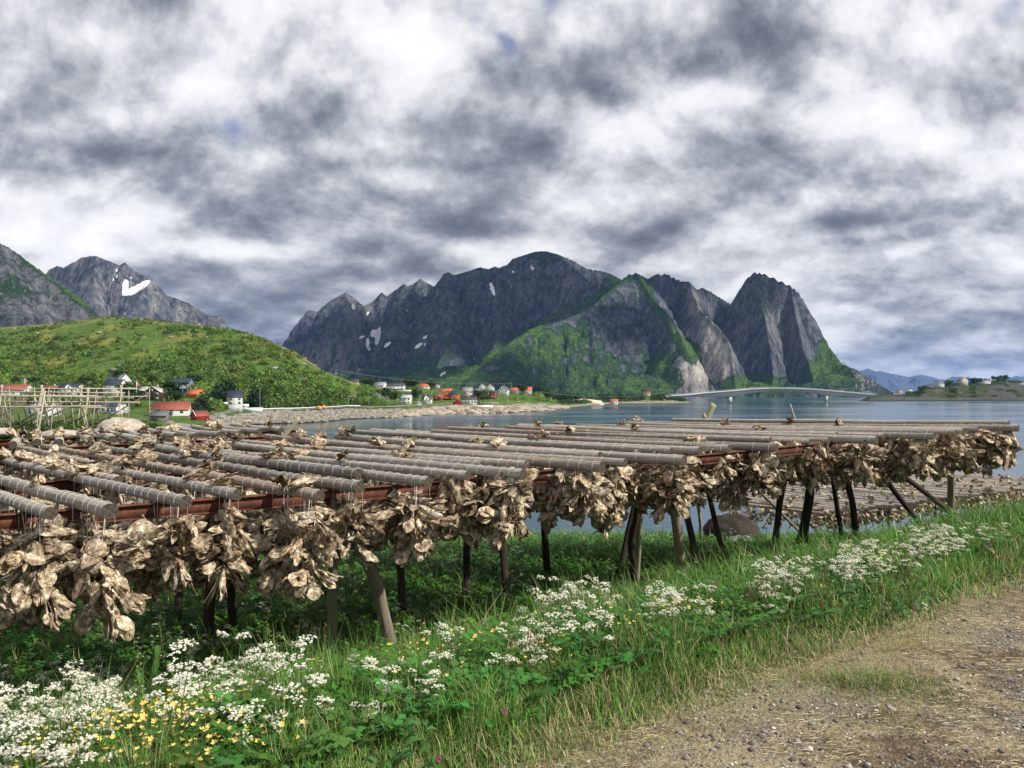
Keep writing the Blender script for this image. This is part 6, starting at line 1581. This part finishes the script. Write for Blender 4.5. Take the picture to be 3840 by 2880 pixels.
# ---- buttercups
def cup(r_, open_=.6):
    V = []; 
    for k in range(5):
        a = k*1.257+r_.uniform(-.1, .1); c, s = math.cos(a), math.sin(a); c2, s2 = math.cos(a+.5), math.sin(a+.5); c3, s3 = math.cos(a-.5), math.sin(a-.5)
        V += [(0, 0, 0), (c3*.7, s3*.7, open_*.6), (c*1.05, s*1.05, open_), (c2*.7, s2*.7, open_*.6)]
    return np.array(V), np.arange(20).reshape(-1, 4)
mb = MB(); bp = []
for x0, x1, y0, y1, n, h0, h1 in [(60,800,2600,2880,760,.16,.42),(280,560,2560,2760,230,.25,.42),(560,1000,2570,2800,170,.25,.45),(-20,300,2760,2880,50,.15,.3),(960,1160,2560,2780,40,.2,.4),(1150,1260,2450,2520,10,.3,.45),(1400,1560,2400,2520,30,.3,.45),(1540,1820,2320,2440,70,.3,.48),(1600,1760,2440,2540,26,.25,.4),(1820,2060,2280,2500,40,.25,.45),(2290,2400,2260,2340,26,.3,.42),(2450,2560,2210,2290,26,.35,.45),(2380,2480,2430,2480,12,.12,.2),(2560,2760,2180,2300,10,.3,.4),(2980,3300,2060,2330,50,.3,.45),(3300,3560,2040,2120,22,.3,.4),(2380,2600,2330,2420,18,.2,.3),(2030,2200,2380,2500,16,.2,.3)]:
    for _ in range(int(n*1.5)):
        p, h = place(random.uniform(x0, x1), random.uniform(y0, y1), h0-.04, h1+.1, 3.7 if x1 < 1300 else 4.3, 7.5 if x1 < 1300 else 11, tries=12)
        if p: bp.append((p.x, p.y, p.z, h))
bp = np.array(bp); top = bp[:, :3]+np.stack([0*bp[:, 0], 0*bp[:, 0], bp[:, 3]], -1)
r_ = np.random.default_rng(5)
for v_ in range(4):
    i = np.arange(v_, len(bp), 4); n = len(i); V, Fq = cup(r_, .35+.2*v_)
    an = .5*(v_-1.5); V = V@np.array([[1, 0, 0], [0, math.cos(an), -math.sin(an)], [0, math.sin(an), math.cos(an)]]).T
    c = np.array([.88,.66,.20])*rng.uniform(.85, 1.15, (n, 1)); scatter(mb, (V, Fq), top[i], rng.uniform(.010, .017, n), rng.uniform(0, 6.3, n), c)
mb.obj('buttercups', M_petal, label='yellow buttercups dotted through the verge', kind='stuff')
mb = MB(); n = len(bp); w_ = .0013
lean_ = rng.normal(size=(n, 2))*.03; b0 = bp[:, :3]+np.concatenate([lean_, np.zeros((n, 1))], 1)
V = np.stack([b0-np.array([w_, 0, .03]), b0+np.array([w_, 0, -.03]), top+np.array([w_*.6, 0, 0]), top-np.array([w_*.6, 0, 0])], 1)
mb.add(V.reshape(-1, 3), np.arange(4*n).reshape(-1, 4), (.10,.16,.04)); mb.obj('flower_stalks', M_grass, label='thin stalks of the buttercups', kind='stuff')
# ---- docks with curling leaves, rusty seed spires, seed heads of grass
def dock(seed, H, curl=1.0, brown=False):
    r_ = random.Random(seed); st, lf = MB(), MB()
    st.tube([(0,0,-.05),(.01,0,H*.4),(.0,.02,H*.75),(.03*curl,.0,H)], [.008,.006,.005,.002], 6, (.16,.15,.05) if brown else (.13,.20,.05))
    if not brown:
        for k in range(14):
            z = H*(.12+.055*k); a = k*2.4; L = H*r_.uniform(.26, .46)*(1-.035*k); V = []; C = []
            for i in range(9):
                t = i/8; ox = math.cos(a)*L*t*(.75-.25*t*curl); oy = math.sin(a)*L*t*(.75-.25*t*curl); oz = z+L*(.75*t-1.25*curl*t*t); w2 = .018*math.sin(math.pi*min(1, t*.9+.08))*(1+.3*math.sin(i*2.3))
                V += [(ox-math.sin(a)*w2, oy+math.cos(a)*w2, oz+.012*math.sin(i*2.9)), (ox, oy, oz-.006), (ox+math.sin(a)*w2, oy-math.cos(a)*w2, oz+.012*math.cos(i*2.9))]
            q = [(i*3+j, i*3+j+1, i*3+j+4, i*3+j+3) for i in range(8) for j in range(2)]; lf.add(V, np.array(q), (.075,.17,.03) if k % 3 else (.12,.22,.045))
    for k in range(70 if brown else 34):
        f = k/(70 if brown else 34); z = H*((.35 if brown else .72)+(.65 if brown else .28)*f); a = k*2.4; rr = (.045 if brown else .03)*(1-f*.8); c = np.array([math.cos(a)*rr+(.03*curl*f), math.sin(a)*rr, z])
        u = np.array([r_.uniform(-1,1), r_.uniform(-1,1), .5])*.011; w = np.array([r_.uniform(-1,1), r_.uniform(-1,1), -.3])*.009
        lf.add([c-u, c-w, c+u, c+w], np.array([(0,1,2,3)]), ((.24,.17,.06) if k % 3 else (.33,.12,.05)) if brown else (.22,.24,.07))
    return st, lf
for px_, py_, h, curl, br_, lab in [(275,2420,.62,.8,False,'upright curly leaved dock left of the tallest ones'),(515,2425,.66,1.1,False,'shorter of the two curling docks in front of the shade'),(600,2325,.85,1.5,False,'tallest dock, its top bent over to the right'),
   (1010,2290,.78,.7,False,'pale green dock stalk at the left of the near posts'),(1222,2335,.62,.3,True,'yellow brown seed spire of dock left of the upright post'),(1240,2440,.5,.3,True,'shorter brown seed spire of dock beside the taller one'),(1195,2410,.45,.3,True,'small brown dock spire left of the tall one'),
   (3330,1900,.95,1.0,False,'tall leafy weed standing before the lower racks')]:
    p, h = place(px_, py_, h*.8, h*1.5, *((5., 6.6) if px_ < 1100 else ((6.3, 7.6) if px_ < 2000 else (9, 16)))) ; p = p or gpos(px_, py_, h)
    if not h: h = .6
    e = empty('dock_plant', tuple(p), random.uniform(0, 6), label=lab, cat='weed'); st, lf = dock(int(px_), h, curl, br_); st.obj('stem', M_grass, e); lf.obj('leaves', M_grass, e)
mb = MB(); r2 = random.Random(4)
for _ in range(130):
    px_ = r2.choice([r2.uniform(1380, 1700), r2.uniform(450, 1300), r2.uniform(1700, 2100), r2.uniform(2800, 3500), r2.uniform(1900, 3000)]); py_ = r2.uniform(2330, 2480) if px_ < 1700 else r2.uniform(2200, 2440)
    if px_ > 2700: py_ = r2.uniform(2080, 2300)
    h = r2.uniform(.35, .55); p = gpos(px_, py_, h); c = (.28,.11,.05) if r2.random() < .55 else (.42,.36,.22); tp = p+Vector((r2.uniform(-.06, .06), r2.uniform(-.04, .04), h))
    mb.tube([p, p.lerp(tp, .6)+Vector((0,0,.02)), tp], [.0012, .001, .0008], 3, (.20,.2,.08)); mb.tube([tp-Vector((0,0,.01)), tp+Vector((.004,0,.03)), tp+Vector((.012,0,.075))], [.002, .0038, .001], 4, c)
mb.obj('grass', M_grass, label='rusty and straw coloured seed heads standing above the grass', kind='stuff')
# ---- pink clovers
for k, (px_, py_, h, lab) in enumerate([(1430,2655,.16,'pink clover flower in the bright grass in front of the near posts'),(1108,2828,.14,'dark pink clover near the bottom edge among broad leaves'),(1892,2668,.14,'pink clover pair at the edge of the bright grass'),(1645,2848,.13,'small pink clover close to the bottom edge'),(3714,2044,.4,'magenta flower by the right end of the rack'),(3758,2090,.35,'second magenta flower by the right end of the rack'),(232,2700,.3,'magenta flower in the left corner among buttercups')]):
    p = gpos(px_, py_, h); e = empty('clover', tuple(p), label=lab, cat='wildflower')
    MB().tube([(0,0,-.02),(.004,0,h*.5),(0,0,h)], .0016, 4, (.10,.2,.05)).obj('stem', M_grass, e)
    m = MB(); rr = np.random.default_rng(k)
    for q_ in range(46):
        u = rr.normal(size=3); u /= np.linalg.norm(u); c = u*.010+np.array([0, 0, h+.006]); a = np.cross(u, rr.normal(size=3)); a /= np.linalg.norm(a); m.add([c-a*.003, c+u*.009, c+a*.003, c-u*.004], np.array([(0,1,2,3)]), (.52,.10,.30))
    m.obj('flower_head', M_petal, e)
# broad leaves near the bottom
mb = MB()
for _ in range(1300):
    px_ = random.choice([random.uniform(0, 1900), random.uniform(2000, 3500)]); py_ = random.uniform(2450, 2880) if px_ < 1600 else random.uniform(2060+(3500-px_)*.12, 2400-(px_-2000)*.08)
    hh_ = random.uniform(.08, .3); p = gpos(px_, py_, hh_)+Vector((0,0,hh_-.1)); az = random.uniform(0, 6.28); L = random.uniform(.04, .11); w2 = L*random.uniform(.22, .4); t_ = Vector((math.cos(az), math.sin(az), 0)); s_v = Vector((-math.sin(az), math.cos(az), 0)); V = []
    for i in range(5):
        t = i/4; ww = w2*math.sin(math.pi*min(1, t*.92+.05)); c = p+t_*L*t+Vector((0,0,.06+.07*t-.09*t*t))
        V += [c-s_v*ww+Vector((0,0,.012)), c, c+s_v*ww+Vector((0,0,.012))]
    mb.add([tuple(v) for v in V], np.array([(i*3+j, i*3+j+1, i*3+j+4, i*3+j+3) for i in range(4) for j in range(2)]), np.array([.05,.13,.03])*random.uniform(.7, 1.6))
mb.obj('undergrowth', M_grass, label='broad low leaves between the grass blades', kind='stuff')
